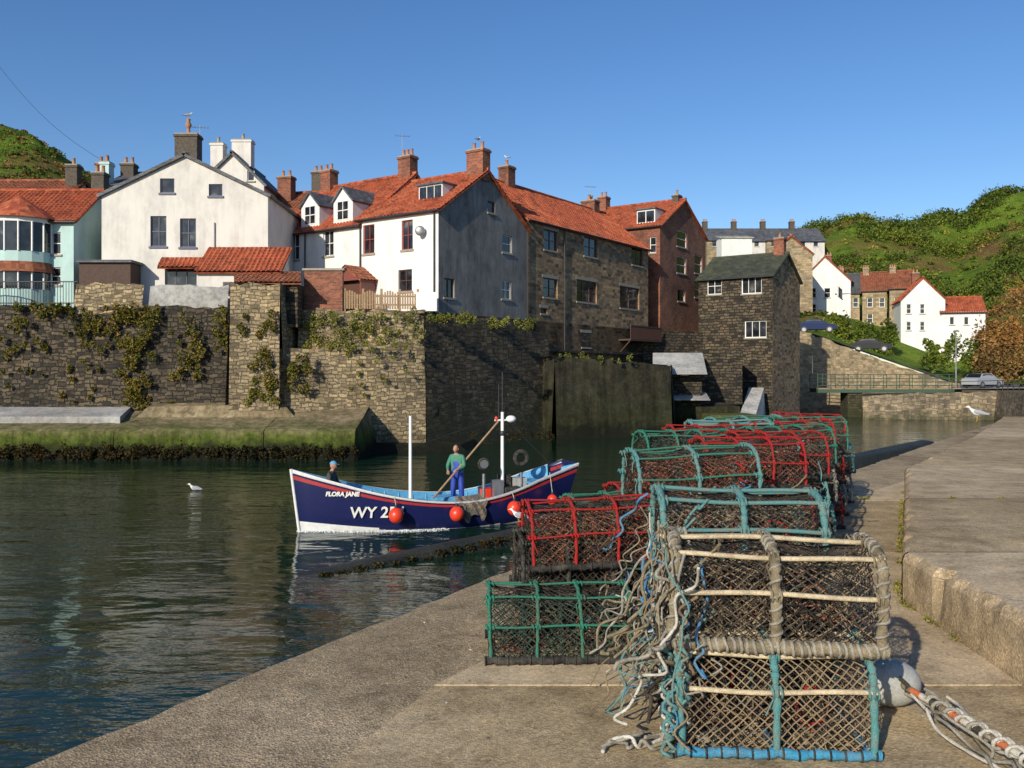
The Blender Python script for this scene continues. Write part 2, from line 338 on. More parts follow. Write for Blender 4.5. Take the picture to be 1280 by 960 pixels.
# ------------------------------------------------------------------ architecture
def clip(poly,hp):
    a,b,c=hp; out=[]
    for i in range(len(poly)):
        p=poly[i]; q=poly[(i+1)%len(poly)]; dp=a*p[0]+b*p[1]-c; dq=a*q[0]+b*q[1]-c
        if dp>=0: out.append(p)
        if (dp>0 and dq<0) or (dp<0 and dq>0):
            t=dp/(dp-dq); out.append((p[0]+(q[0]-p[0])*t,p[1]+(q[1]-p[1])*t))
    return out
def onface(P0,u,x0,x1,y0,y1):
    def A(px):
        k=(px-640)/FL; return (k*P0[1]-P0[0])/(u[0]-k*u[1])
    a0,a1=A(x0),A(x1); d=P0[1]+(a0+a1)/2*u[1]
    return min(a0,a1),max(a0,a1),zat(y1,d),zat(y0,d)
def wall(g,P0,u,outline,ops,mat,depth=.16,lint=None):
    w=g.mb('walls'); wi=g.mb('windows'); u=V((u[0],u[1],0)); n=V((u.y,-u.x,0)); P0=V((P0[0],P0[1],0))
    pt=lambda a,z,o=0:P0+u*a+V((0,0,z))+n*o
    hps=[]
    for i in range(len(outline)):
        p=outline[i]; q=outline[(i+1)%len(outline)]; ex,ez=q[0]-p[0],q[1]-p[1]
        hps.append((-ez,ex,-ez*p[0]+ex*p[1]))
    A=sorted({min(p[0] for p in outline),max(p[0] for p in outline)}|{o[0] for o in ops}|{o[1] for o in ops})
    Z=sorted({min(p[1] for p in outline),max(p[1] for p in outline)}|{o[2] for o in ops}|{o[3] for o in ops})
    for i in range(len(A)-1):
        for j in range(len(Z)-1):
            ca,cz=(A[i]+A[i+1])/2,(Z[j]+Z[j+1])/2
            if any(o[0]<ca<o[1] and o[2]<cz<o[3] for o in ops): continue
            poly=[(A[i],Z[j]),(A[i+1],Z[j]),(A[i+1],Z[j+1]),(A[i],Z[j+1])]
            for h in hps:
                poly=clip(poly,h)
                if len(poly)<3: break
            if len(poly)>=3: w.face([pt(a,z) for a,z in poly],mat)
    for o in ops:
        a0,a1,z0,z1=o[:4]; cols,rows,fm=o[4:7]
        D=-depth
        rm='white_paint' if (len(o)>7 and o[7]=='wr') else mat
        w.face([pt(a0,z0),pt(a1,z0),pt(a1,z0,D),pt(a0,z0,D)],rm); w.face([pt(a0,z1,D),pt(a1,z1,D),pt(a1,z1),pt(a0,z1)],rm)
        w.face([pt(a0,z0),pt(a0,z0,D),pt(a0,z1,D),pt(a0,z1)],rm); w.face([pt(a1,z0,D),pt(a1,z0),pt(a1,z1),pt(a1,z1,D)],rm)
        if cols==0:
            wi.face([pt(a0,z0,D+.02),pt(a1,z0,D+.02),pt(a1,z1,D+.02),pt(a0,z1,D+.02)],fm); continue
        wi.face([pt(a0,z0,D+.01),pt(a1,z0,D+.01),pt(a1,z1,D+.01),pt(a0,z1,D+.01)],'window_glass')
        t=.065; 
        def bar(aa0,aa1,zz0,zz1,o0=D+.012,o1=D+.06,m=fm):
            wi.box8([pt(aa0,zz0,o1),pt(aa1,zz0,o1),pt(aa1,zz0,o0),pt(aa0,zz0,o0),pt(aa0,zz1,o1),pt(aa1,zz1,o1),pt(aa1,zz1,o0),pt(aa0,zz1,o0)],m)
        bar(a0,a0+t,z0,z1);bar(a1-t,a1,z0,z1);bar(a0+t,a1-t,z0,z0+t);bar(a0+t,a1-t,z1-t,z1)
        for c in range(1,cols): x=a0+(a1-a0)*c/cols; bar(x-.025,x+.025,z0+t,z1-t)
        for r in range(1,rows): x=z0+(z1-z0)*r/rows; bar(a0+t,a1-t,x-.025,x+.025,D+.012,D+.055)
        bar(a0-.08,a1+.08,z0-.12,z0-.003,-.02,.07,'stone_cap' if fm!='frame_blue' else 'frame_blue')
        if lint: bar(a0-.15,a1+.15,z1+.003,z1+.22,-.02,.02,lint)
def roof_slope(mb,A,B,C,D,mat,tile=True,th=.12):
    A,B,C,D=map(V,(A,B,C,D)); n=(B-A).cross(D-A).normalized(); L=max((B-A).length,(C-D).length); H=(D-A).length
    if tile:
        nu=max(4,int(L/.07)); nc=max(2,int(H/.32)); rows=[]
        for j in range(nc):
            for (s0,off) in ((0,.05),(.96,.012)):
                t=(j+s0)/nc; l=A.lerp(D,t); r=B.lerp(C,t); base=(l-A).dot((B-A).normalized())
                row=[]; Lr=(r-l).length
                for i in range(nu+1):
                    q=i/nu; x=base+Lr*q
                    row.append(l.lerp(r,q)+n*(off+.045*math.sin(2*math.pi*x/.28)+.05*mn.noise(V((x*.5+A.x,t*H*.5,A.y)))))
                rows.append(row)
        l,r=D,C; rows.append([l.lerp(r,i/nu)+n*.03 for i in range(nu+1)])
        mb.grid(rows,mat,False,False)
        top=-.03
    else:
        top=.06
    a,b,c,d=[p+n*top for p in (A,B,C,D)]; a2,b2,c2,d2=[p-n*th for p in (A,B,C,D)]
    if not tile: mb.face([a,b,c,d],mat)
    mb.face([a2,d2,c2,b2],mat); mb.face([a2,b2,b,a],mat); mb.face([b2,c2,c,b],mat); mb.face([c2,d2,d,c],mat); mb.face([d2,a2,a,d],mat)
def aerial(m,p,h=1.5):
    p=V(p); m.cyl(p,p+V((0,0,h)),.02,'metal_grey',5); m.cyl(p+V((-.5,0,h-.1)),p+V((.5,.2,h-.1)),.014,'metal_grey',4)
    for q in range(6):
        c=p+V((-.45+q*.18,q*.04-.1,h-.1)); m.cyl(c+V((.08,-.25,0)),c+V((-.08,.25,0)),.009,'metal_grey',4)
def chimney(g,x,y,w,d,z0,z1,mat,pots=2,rz=0,potm='chimney_pot'):
    m=g.mb('chimney'); cs,sn=math.cos(rz),math.sin(rz)
    fr=lambda a,b,z:V((x+a*cs-b*sn,y+a*sn+b*cs,z))
    m.fbox(fr,-w/2,w/2,-d/2,d/2,z0,z1-.22,mat)
    m.fbox(fr,-w/2-.06,w/2+.06,-d/2-.06,d/2+.06,z1-.22,z1-.08,mat)
    m.fbox(fr,-w/2-.02,w/2+.02,-d/2-.02,d/2+.02,z1-.08,z1,'stone_cap')
    for i in range(pots):
        a=(i-(pots-1)/2)*w/pots
        p=fr(a,0,z1); m.tube([p,p+V((0,0,.06)),p+V((0,0,.08)),p+V((0,0,.42)),p+V((0,0,.46))],[.15,.15,.12,.10,.13],potm,10)
def house(name,O,u,W,D,z0,ze,zr,ridge='u',wm='white_render',rm='pantile',wins=None,chim=(),ov=.22,tile=True,lint=None,build=True,zes=None):
    g=Group(name,(O[0],O[1],z0)); u=V((u[0],u[1])); u.normalize(); v=V((-u.y,u.x)); O=V((O[0],O[1]))
    wins=wins or {}; wmf=(lambda k:wm[k] if isinstance(wm,dict) else wm)
    fs={'F':(O,u,W),'R':(O+u*W,v,D),'B':(O+u*W+v*D,-u,W),'L':(O+v*D,-v,D)}
    for k,(P,dr,L) in fs.items():
        gable=(k in 'FB')==(ridge=='v')
        ol=[(0,z0),(L,z0),(L,ze),(L/2,zr),(0,ze)] if gable else [(0,z0),(L,z0),(L,ze),(0,ze)]
        ops=[]
        for w in wins.get(k,[]):
            a0,a1,q0,q1=onface((P.x,P.y),(dr.x,dr.y),*w[:4]); ops.append((a0,a1,q0,q1)+tuple(w[4:]))
        wall(g,P,dr,ol,ops,wmf(k),lint=lint)
    r=g.mb('roof'); fr=lambda a,b,z:V((O.x+u.x*a+v.x*b,O.y+u.y*a+v.y*b,z))
    if ridge=='u':
        s=(zr-ze)/(D/2); e=ze-ov*s
        roof_slope(r,fr(-ov,-ov,e),fr(W+ov,-ov,e),fr(W+ov,D/2,zr),fr(-ov,D/2,zr),rm,tile)
        roof_slope(r,fr(W+ov,D+ov,e),fr(-ov,D+ov,e),fr(-ov,D/2,zr),fr(W+ov,D/2,zr),rm,tile)
        r.tube([fr(-ov,D/2,zr+.05),fr(W+ov,D/2,zr+.05)],.13,rm,8)
        g.mb('gutter').tube([fr(-ov,-ov-.06,e-.02),fr(W+ov,-ov-.06,e-.02)],.06,'rail_dark',6)
    else:
        s=(zr-ze)/(W/2); e=ze-ov*s
        roof_slope(r,fr(W+ov,-ov,e),fr(W+ov,D+ov,e),fr(W/2,D+ov,zr),fr(W/2,-ov,zr),rm,tile)
        roof_slope(r,fr(-ov,D+ov,e),fr(-ov,-ov,e),fr(W/2,-ov,zr),fr(W/2,D+ov,zr),rm,tile)
        r.tube([fr(W/2,-ov,zr+.05),fr(W/2,D+ov,zr+.05)],.13,rm,8)
    for c in chim:
        p=fr(c[0],c[1],0); chimney(g,p.x,p.y,c[2],c[3],c[4],c[5],c[6],c[7],math.atan2(u.y,u.x),c[8] if len(c)>8 else 'chimney_pot')
    g.fr=fr
    if build: g.build()
    return g
def dormer(g,fr,a,b,w,z0,ze,zr,depth,frm='frame_white',rm='pantile',wm='white_render'):
    w_=g.mb('dormer'); r=g.mb('dormer_roof'); wi=g.mb('windows')
    w_.face([fr(a-w/2,b,z0),fr(a+w/2,b,z0),fr(a+w/2,b,ze),fr(a,b,zr),fr(a-w/2,b,ze)],wm)
    w_.face([fr(a+w/2,b,z0),fr(a+w/2,b+depth,z0),fr(a+w/2,b+depth,ze),fr(a+w/2,b,ze)],wm)
    w_.face([fr(a-w/2,b+depth,z0),fr(a-w/2,b,z0),fr(a-w/2,b,ze),fr(a-w/2,b+depth,ze)],wm)
    k=(zr-ze)/(w/2)*.12
    roof_slope(r,fr(a+w/2+.12,b-.15,ze-k),fr(a+w/2+.12,b+depth,ze-k),fr(a,b+depth,zr),fr(a,b-.15,zr),'slate',False,.05)
    roof_slope(r,fr(a-w/2-.12,b+depth,ze-k),fr(a-w/2-.12,b-.15,ze-k),fr(a,b-.15,zr),fr(a,b+depth,zr),'slate',False,.05)
    x0,x1,y0,y1=a-w*.3,a+w*.3,z0+.35,ze
    wi.fbox(fr,x0,x1,b-.03,b-.006,y0,y1,frm)
    mx=(x0+x1)/2; my=(y0+y1)/2
    for (p,q,s,t) in ((x0+.06,mx-.03,y0+.06,my-.03),(mx+.03,x1-.06,y0+.06,my-.03),(x0+.06,mx-.03,my+.03,y1-.06),(mx+.03,x1-.06,my+.03,y1-.06)):
        wi.face([fr(p,b-.034,s),fr(q,b-.034,s),fr(q,b-.034,t),fr(p,b-.034,t)],'window_glass')

U=V((.82,-.572)).normalized(); W2=V((-U.y,U.x))
P0=V((-4.35,52.0)); GZ=8.05
s5=6.42; O5=P0-U*s5
fw='frame_white'
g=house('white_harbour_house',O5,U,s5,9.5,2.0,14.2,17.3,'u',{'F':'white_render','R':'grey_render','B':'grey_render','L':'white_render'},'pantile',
 {'F':[(454,468,281,317,2,2,'frame_red'),(502,516,275,312,2,2,'frame_red'),(498,515,337,364,2,2,'frame_brown'),(441,457,338,366,0,1,'door_red')],
  'R':[(628,640,294,316,1,2,fw),(555,568,348,372,2,1,'frame_brown'),(627,639,351,374,2,2,fw),(610,619,252,266,1,1,'frame_brown')]},
 [(5.9,4.6,1.3,.8,16.6,18.65,'red_brick',2),(-.7,5.3,1.1,.8,16.2,19.3,'red_brick',3)],build=False)
fr=g.fr
m=g.mb('skylight_dormer'); m.fbox(fr,3.6,5.5,1.5,3.6,14.7,16.05,'white_render'); m.fbox(fr,3.45,5.65,1.35,3.6,16.05,16.15,'slate')
for q in range(3): m.fbox(fr,3.7+q*.6,4.22+q*.6,1.46,1.495,15.2,15.95,'window_glass')
m=g.mb('porch'); a,b,_,_=onface(O5,U,437,470,325,365)
m.fbox(fr,a,a+.12,-1.3,0,GZ,10.2,'door_red'); m.fbox(fr,b-.12,b,-1.3,0,GZ,10.2,'door_red'); m.fbox(fr,a+.12,b-.12,-1.25,-1.15,GZ,9.0,'dark_timber')
m.fbox(fr,a+.15,b-.15,-.9,-.8,GZ,10.2,'frame_brown')
mid=(a+b)/2
roof_slope(m,fr(b+.15,-1.5,10.15),fr(b+.15,0,10.15),fr(mid,0,11.1),fr(mid,-1.5,11.1),'pantile_old'); roof_slope(m,fr(a-.15,0,10.15),fr(a-.15,-1.5,10.15),fr(mid,-1.5,11.1),fr(mid,0,11.1),'pantile_old')
m.face([fr(a,-1.3,10.15),fr(b,-1.3,10.15),fr(mid,-1.3,11.05)],'door_red')
g.mb('downpipe').tube([fr(.1,-.1,GZ),fr(.1,-.1,14)],.05,'rail_dark'); g.mb('downpipe').tube([fr(s5-.25,-.1,GZ),fr(s5-.25,-.1,14)],.05,'rail_dark')
g.mb('downpipe').tube([fr(s5+.08,9.3,5),fr(s5+.08,9.3,14)],.05,'rail_dark')
aerial(g.mb('tv_aerial'),fr(-1.2,5.3,19.0),1.9)
m=g.mb('satellite_dish'); m.sphere(fr(5.3,-.35,12.9),(.3,.1,.3),'metal_grey'); m.cyl(fr(5.3,-.3,12.9),fr(5.3,0,12.8),.03,'metal_grey',6)
g.build()
O4=P0-U*15.3
g=house('dormered_cottage_row',O4,U,15.3-s5-.03,10.5,7.5,13.9,18.0,'u','white_render','pantile',
 {'F':[(361,374,291,325,2,2,fw),(404,417,288,320,2,2,fw)]},[(.6,5.2,1.0,.8,17,19.3,'red_brick',2)],build=False)
for pc in (383,424):
    a0,a1,_,_=onface(O4,U,pc-12,pc+12,0,1); dormer(g,g.fr,(a0+a1)/2,.35,1.75,14.0,15.6,16.5,3.2)
m=g.mb('downpipe'); m.tube([g.fr(3.9,-.1,GZ),g.fr(3.9,-.1,13.7)],.05,'rail_dark')
g.build()
O6=P0+W2*9.53; 
fb='frame_brown'
g=house('stone_warehouse',O6,W2,18.3,8.5,4.6,15.0,18.4,'u','brown_stone','pantile',
 {'F':[(680,697,288,313,2,2,fb),(730,747,297,321,2,2,fb),(790,804,310,332,2,2,fb),(679,697,348,372,2,2,fb),(721,746,351,378,3,2,fb),(775,799,359,386,2,2,fb),(727,738,416,434,1,1,fb),(676,684,385,392,1,1,fb)]},
 [(3.5,4.25,.9,.9,18,19.7,'red_brick',1),(16.5,4.6,.9,1.3,18,19.3,'red_brick',2)],lint='stone_cap',build=False)
m=g.mb('timber_balcony'); fr=g.fr; a0,a1,_,_=onface(O6,W2,773,812,380,410)
m.fbox(fr,a0,a1,-1.1,-.02,7.0,7.15,'dark_timber')
q=a0
while q<a1: m.fbox(fr,q,q+.12,-1.1,-1.06,7.15,8.15,'frame_brown'); q+=.2
m.fbox(fr,a0,a1,-1.12,-1.02,8.15,8.25,'dark_timber')
for q in (a0+.1,(a0+a1)/2,a1-.1): m.tube([fr(q,-.02,6.0),fr(q,-1.0,7.0)],.06,'dark_timber',5)
g.mb('downpipe').tube([fr(4.6,-.08,6),fr(4.6,-.08,14.8)],.05,'rail_dark')
g.mb('ledge').fbox(fr,.0,17,-.25,-.003,5.9,6.1,'quay_stone')
aerial(g.mb('tv_aerial'),fr(16.5,4.6,19.0),1.6)
g.build()
Q7=V((12.95,77.0)); O7=Q7-U*9
house('brick_warehouse',O7,U,9,10.2,2,17.4,20.4,'u','red_brick','pantile',
 {'R':[(846,859,289,309,1,2,fw),(846,858,321,342,1,2,fw),(847,857,362,377,1,1,fw),(868,878,319,342,1,2,fw),(868,877,352,372,1,2,fw)],'F':[(812,820,296,316,1,2,fw)]},
 [(.6,5.1,.9,.9,19.6,21.6,'red_brick',2),(8.3,5.1,.6,.8,20,20.9,'dark_stack',1)],build=True)
g=Group('brick_warehouse_dormer',(9,77,17))
frd=lambda a,b,z:V((Q7.x-U.x*(9-a)+W2.x*b,Q7.y-U.y*(9-a)+W2.y*b,z))
m=g.mb('cheeks'); m.fbox(frd,6.4,8.2,.7,3.2,17.4,19.0,'white_render'); m.fbox(frd,6.3,8.3,.55,3.6,19.0,19.12,'slate')
for q in range(2): g.mb('windows').fbox(frd,6.5+q*.85,7.25+q*.85,.66,.695,17.9,18.85,'window_glass')
g.build()
Q8=V((21.9,74.0)); O8=Q8-U*6.6
house('shaded_front_house',O8,U,6.6,7.6,-.5,12.7,14.9,'u',{'F':'dark_shade_stone','R':'brown_stone','B':'brown_stone','L':'dark_shade_stone'},'slate_green',  # shade painted in: front and left use darker stone, lit end stays brown
 {'F':[(884,902,347,368,2,2,fw),(927,952,346,367,3,1,fw,'wr'),(931,958,401,422,3,1,fw,'wr')]},[(6.0,3.8,.9,.7,14.3,16.3,'red_brick',1)],tile=False)
d3=53.0; x3=xat(127,d3); W3=xat(335,d3)-x3
g=house('white_gable_house',(x3,d3),(1,0.0),W3,9,7.6,15.2,17.6,'v','cream_render','slate',
 {'F':[(200,218,223,241,1,1,'frame_blue'),(261,278,230,245,1,1,'frame_blue'),(188,208,270,308,2,2,'frame_blue'),(225,245,273,309,2,2,'frame_blue'),(206,246,334,357,3,1,'frame_blue')]},
 [(W3/2,.6,1.35,.9,17.2,18.95,'dark_stack',1)],tile=False,build=False)
fr=g.fr; m=g.mb('window_canopy')
a0,a1=xat(202,d3)-x3,xat(255,d3)-x3
roof_slope(m,fr(a0,-.7,zat(334,d3-.7)),fr(a1,-.7,zat(334,d3-.7)),fr(a1,0,zat(322,d3)),fr(a0,0,zat(322,d3)),'pantile')
m=g.mb('extension'); a0,a1=xat(256,52)-x3,xat(350,51)-x3
m.fbox(fr,a0,a1,-2.2,-.01,7.6,10.3,'cream_render')
m.face([fr(a1,-2.2,10.3),fr(a1,-.01,10.3),fr(a1,-.01,11.8)],'cream_render'); m.face([fr(a0,-.01,10.3),fr(a0,-2.2,10.3),fr(a0,-.01,11.8)],'cream_render')
roof_slope(g.mb('extension_roof'),fr(a0-.1,-2.5,10.25),fr(a1+.2,-2.5,10.25),fr(a1+.2,0,12.0),fr(a0-.1,0,12.0),'pantile')
m=g.mb('windows'); a0=xat(279,50.8)-x3; a1=xat(306,50.8)-x3
m.fbox(fr,a0,a1,-2.26,-2.205,8.9,9.7,'frame_brown'); m.fbox(fr,a0+.08,a1-.08,-2.275,-2.262,8.98,9.62,'window_glass')
p=fr(W3/2,.6,19.35); g.mb('chimney').tube([p,p+V((0,0,.2)),p+V((0,0,.4)),p+V((0,0,.55))],[.12,.2,.1,.14],'chimney_pot',10)
g.mb('downpipe').tube([fr(W3*.68,-.08,8),fr(W3*.68,-.08,13.5)],.04,'metal_grey')
aerial(g.mb('tv_aerial'),fr(W3/2+.6,.9,18.6),1.0)
g.build()
d=63; x=xat(250,d)
house('white_gable_house',(x,d),(1,0),xat(330,d)-x,8,8,18.0,20.2,'v','cream_render','slate',{'F':[(309,318,213,226,1,1,fw)]},[(1.0,1.0,.9,.9,19,21.1,'cream_render',1,'stone_cap'),(2.6,1.6,1.4,.9,19.5,21.5,'cream_render',1,'stone_cap')],tile=False)
d=60; x=xat(133,d)
house('slate_roofed_cottage',(x,d),(1,.05),5.6,8,8,17.3,18.9,'u','cream_render','slate',{},[(.4,3,.9,.9,18,19.4,'dark_stack',2),(3.4,3,.8,.8,18,19.4,'dark_stack',1)],tile=False)
d=58; x=xat(86,d)
house('blue_house',(x,d),(1,0),xat(131,d)-x,8,8,16.2,17.6,'u','blue_render','slate',{'F':[(98,110,262,284,2,2,fw),(112,122,300,322,1,2,fw)]},[(.5,4,.9,.8,17,19.2,'red_brick',2),(1.6,2,.6,.8,16,18.8,'turquoise_render',1)],tile=False)
d=64; x=xat(322,d)
house('tiled_cottage',(x,d),(1,-.25),6,8,8,15.6,18.2,'u','cream_render','pantile_old',{},[(.7,3,1.1,.8,17,19.3,'red_brick',2),(2.6,4.5,.8,.8,17.5,19.9,'dark_stack',2)])
d=52.0; x=xat(-140,d)
g=house('turquoise_bay_house',(x,d),(1,0),xat(92,d)-x,7,7.6,13.5,15.9,'u','turquoise_render','pantile',{'F':[(64,76,290,318,1,2,fw),(62,76,334,356,1,2,fw)]},[(10.2,5,.8,.8,15,17.4,'dark_stack',2)],build=False)
m=g.mb('bay_window'); cx=xat(12,51); 
def arc(r,z,n=9,d0=52.0): return [V((cx+r*1.25*math.cos(math.pi+math.pi*i/(n-1)),d0+r*math.sin(math.pi+math.pi*i/(n-1)),z)) for i in range(n)]
for (r,z0_,z1_,r2,mt) in ((1.5,7.6,9.3,1.5,'turquoise_render'),(1.5,9.3,10.3,1.5,'window_glass'),(1.72,10.3,10.9,1.52,'pantile_old'),(1.5,10.9,11.5,1.5,'turquoise_render'),(1.5,11.5,13.2,1.5,'window_glass'),(1.55,13.2,13.5,1.55,'white_paint')):
    m.grid([arc(r,z0_),arc(r2,z1_)],mt,False,False)
for a in arc(1.52,9.3): m.cyl(a,a+V((0,0,1.0)),.06,'white_paint',6)
for a in arc(1.52,11.5): m.cyl(a,a+V((0,0,1.7)),.06,'white_paint',6)
ap=V((cx,52.0,15.0)); A=arc(1.8,13.45)
for i in range(8): m.face([A[i],A[i+1],ap],'pantile')
g.build()
d=57; x=xat(-60,d)
house('tiled_cottage',(x,d),(1,0),xat(72,d)-x,7,8,15.6,17.6,'u','cream_render','pantile_old',{},[(6.4,3,.8,.8,17,18.6,'dark_stack',1)])
g=Group('garden_shed',S(130,345,51.5)); fr=lambda a,b,z:V((a,b,z)); m=g.mb('walls')
m.fbox(fr,xat(99,51.5),xat(163,51.5),51.5,52.9,7.9,10.9,'dark_timber'); m.fbox(fr,xat(97,51.5),xat(166,51.5),51.3,52.95,10.9,11.05,'slate'); g.build()
# ------------------------------------------------------------------ harbour walls
def strip(mb,pts,mat,back=None,jit=.022):
    for i in range(len(pts)-1):
        a=pts[i]; b=pts[i+1]; L=math.hypot(b[0]-a[0],b[1]-a[1]); n=V((b[1]-a[1],-(b[0]-a[0]),0)).normalized()
        nu=max(2,int(L/.5)); nv=max(3,int((a[3]-a[2])/.45)); rows=[]
        for j in range(nv+1):
            r=[]
            for k in range(nu+1):
                t=k/nu; q=j/nv; z=(a[2]+(b[2]-a[2])*t)*(1-q)+(a[3]+(b[3]-a[3])*t)*q
                off=rng.normal()*jit if 0<k<nu else 0
                zj=rng.normal()*.07 if j==nv else 0
                bt=(1-q)*.35
                r.append(V((a[0]+(b[0]-a[0])*t,a[1]+(b[1]-a[1])*t,z+zj))+n*(off+bt))
            rows.append(r)
        mb.grid(rows,mat,False,True)
        if back:
            bk=-n*back
            mb.grid([rows[-1],[p+bk for p in rows[-1]]],mat,False,False)
mb=MB(); strip(mb,[(xat(-300,49),49,1.8,GZ+.1),(xat(290,49),49,1.8,GZ+.1)],'dark_shade_stone',.8); single('harbour_wall',mb,(-20,49,4))
mb=MB(); strip(mb,[(xat(188,49.4),49.4,GZ-.3,9.45),(xat(286,49.4),49.4,GZ-.3,9.3)],'pale_slab',.35); strip(mb,[(xat(95,49.3),49.3,GZ-.3,9.4),(xat(180,49.3),49.3,GZ-.3,9.4)],'pale_stone',.35); single('garden_wall',mb,(-20,49.3,8))
mb=MB(); x0,x1=xat(288,48),xat(350,48)
strip(mb,[(x0,50.5,1,9.4),(x0,48,1,9.4),(x1,48,1,9.3),(x1+.1,51,1,9.3)],'pale_stone'); mb.face([(x0,48,9.35),(x1,48,9.3),(x1,51,9.3),(x0,51,9.35)],'pale_stone')
single('stone_buttress',mb,(x0,49,5))
g=Group('lean_to_store',(xat(335,49),49.5,9.3)); m=g.mb('roof'); roof_slope(m,(xat(292,48.6),48.7,9.45),(xat(376,48.6),48.7,9.45),(xat(376,51),51,10.3),(xat(292,51),51,10.3),'pantile_old')
g.mb('walls').fbox(lambda a,b,z:V((a,b,z)),xat(300,49),xat(372,49),49,51,7,9.4,'dark_shade_stone'); g.build()
mb=MB(); mb.fbox(lambda a,b,z:V((a,b,z)),xat(380,50.6),xat(428,50.6),50.6,51.0,7.4,zat(338,50.6),'red_brick'); mb.fbox(lambda a,b,z:V((a,b,z)),xat(378,50.6),xat(430,50.6),50.52,51.08,zat(338,50.6),zat(338,50.6)+.12,'stone_cap'); single('brick_garden_wall',mb,(-11,50.6,8))
mb=MB()
strip(mb,[(xat(350,48.4),48.4,-.5,zat(437,48.4)),(xat(445,49.5),49.5,-.5,zat(433,49.5)),(xat(531,50.8),50.8,-.5,zat(425,50.8))],'pale_stone',2.2)
strip(mb,[(xat(374,50.4),50.2,4.5,GZ),(xat(445,50.8),50.6,4.5,GZ+.05),(xat(531,51.2),51.0,4.5,GZ)],'pale_stone',1.0)
single('stepped_stone_wall',mb,(-9,50,3))
A_=V((xat(529,50.6),50.6)); B_=P0+U*.55+W2*11.2
mb=MB(); strip(mb,[(A_.x,A_.y,-.5,zat(392,50.6)),((A_.x+B_.x)/2,(A_.y+B_.y)/2,-.5,7.9),(B_.x,B_.y,-.5,7.1)],'quay_stone',1.0); single('harbour_wall',mb,(0,56,4))
C_=(xat(688,59.3),59.3); D_=(xat(838,62),62)
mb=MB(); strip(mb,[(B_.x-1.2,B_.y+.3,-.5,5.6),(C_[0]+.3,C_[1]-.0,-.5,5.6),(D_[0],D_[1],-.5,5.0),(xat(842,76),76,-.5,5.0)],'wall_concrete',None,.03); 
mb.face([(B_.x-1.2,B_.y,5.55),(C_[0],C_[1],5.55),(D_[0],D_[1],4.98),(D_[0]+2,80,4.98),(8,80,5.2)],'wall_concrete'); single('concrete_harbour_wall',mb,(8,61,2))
def wedge(m,px0,px1,df,dbk,yf,yb,th,mat,mat2=None):
    m.box8([V(p) for p in ((xat(px0,df),df,zat(yf,df)-th),(xat(px1,df),df,zat(yf,df)-th),(xat(px1-6,dbk),dbk,zat(yb,dbk)-th),(xat(px0,dbk),dbk,zat(yb,dbk)-th),(xat(px0,df),df,zat(yf,df)),(xat(px1,df),df,zat(yf+2,df)),(xat(px1-6,dbk),dbk,zat(yb,dbk)),(xat(px0,dbk),dbk,zat(yb,dbk)))],mat)
g=Group('boat_slip',(xat(850,68),68,4)); wedge(g.mb('upper_ramp'),816,884,66,69.5,465,441,.18,'pale_slab')
wedge(g.mb('lower_ramp'),842,888,66,68.5,498,490,.15,'pale_slab')
idf=lambda a,b,z:V((a,b,z))
m=g.mb('base'); m.fbox(idf,xat(842,67),xat(925,67),67.0,72,-.5,1.9,'wall_concrete'); m.fbox(idf,xat(820,67),xat(878,67),67.2,72,1.9,4.2,'dark_shade_stone'); m.fbox(idf,xat(870,70),xat(930,70),70.5,76,1.9,6.3,'dark_shade_stone')
m=g.mb('algae_block'); m.fbox(idf,xat(888,64),xat(950,64),64,68,-.5,1.35,'apron_concrete')
m.box8([V(p) for p in ((xat(925,70.5),70.5,-.4),(xat(955,70.5),70.5,-.4),(xat(958,73),73,-.4),(xat(930,73),73,-.4),(xat(925,69.5),69.5,1.2),(xat(945,69.5),69.5,1.2),(xat(955,73.3),73.3,3.2),(xat(936,73.3),73.3,3.2))],'pale_slab')
g.build()
mb=MB(); xL=xat(-300,45)
for (xa,xb) in ((xL,xat(143,45)-.02),(xat(143,45)+.02,xat(330,45)-.02),(xat(330,45)+.02,xat(444,45))):
    n=max(3,int((xb-xa)/.8)); rows=[]
    for (yy,zz) in ((44.7,-.5),(44.85,.4),(44.95,1.45),(45.15,1.58),(46.5,1.85),(48,2.2),(49.6,2.55)):
        rows.append([V((xa+(xb-xa)*i/n*(1 if yy<49 else .99),yy+rng.normal()*.02,zz+rng.normal()*.015)) for i in range(n+1)])
    mb.grid(rows,'apron_concrete',False,False)
xe=xat(444,45); mb.face([(xe,44.7,-.5),(xe+.6,50,-.5),(xe,50,2.5),(xe,45.15,1.58),(xe,44.95,1.45)],'apron_concrete')
mb.box8([V(p) for p in ((xat(165,47.3),47.3,1.9),(xat(372,47.3),47.3,1.9),(xat(350,49.2),49.2,2.2),(xat(185,49.2),49.2,2.2),(xat(185,48),48.0,2.6),(xat(355,48),48.0,2.75),(xat(350,49.2),49.2,2.95),(xat(200,49.2),49.2,2.9))],'apron_concrete')
single('concrete_apron',mb,(-20,46,1))
mb=MB(); mb.box8([V(p) for p in ((xL,46.3,1.7),(xat(150,46.3),46.3,1.7),(xat(165,49),49.0,2.3),(xL,49.0,2.3),(xL,46.3,2.15),(xat(150,46.3),46.3,2.15),(xat(165,49),49.0,2.62),(xL,49.0,2.62))],'pale_slab'); single('slipway_slab',mb,(-25,47,2))
mb=MB(); mb.box8([V(p) for p in ((xat(440,47),47,-.4),(xat(592,50),50,-.4),(xat(592,53),54,-.4),(xat(440,50),50,-.4),(xat(444,48.6),48.6,.55),(xat(575,50.2),50.2,.35),(xat(592,53),54,.4),(xat(444,50),50,.9))],'apron_concrete'); single('algae_shelf',mb,(-6,49,0))
mb=MB(); 
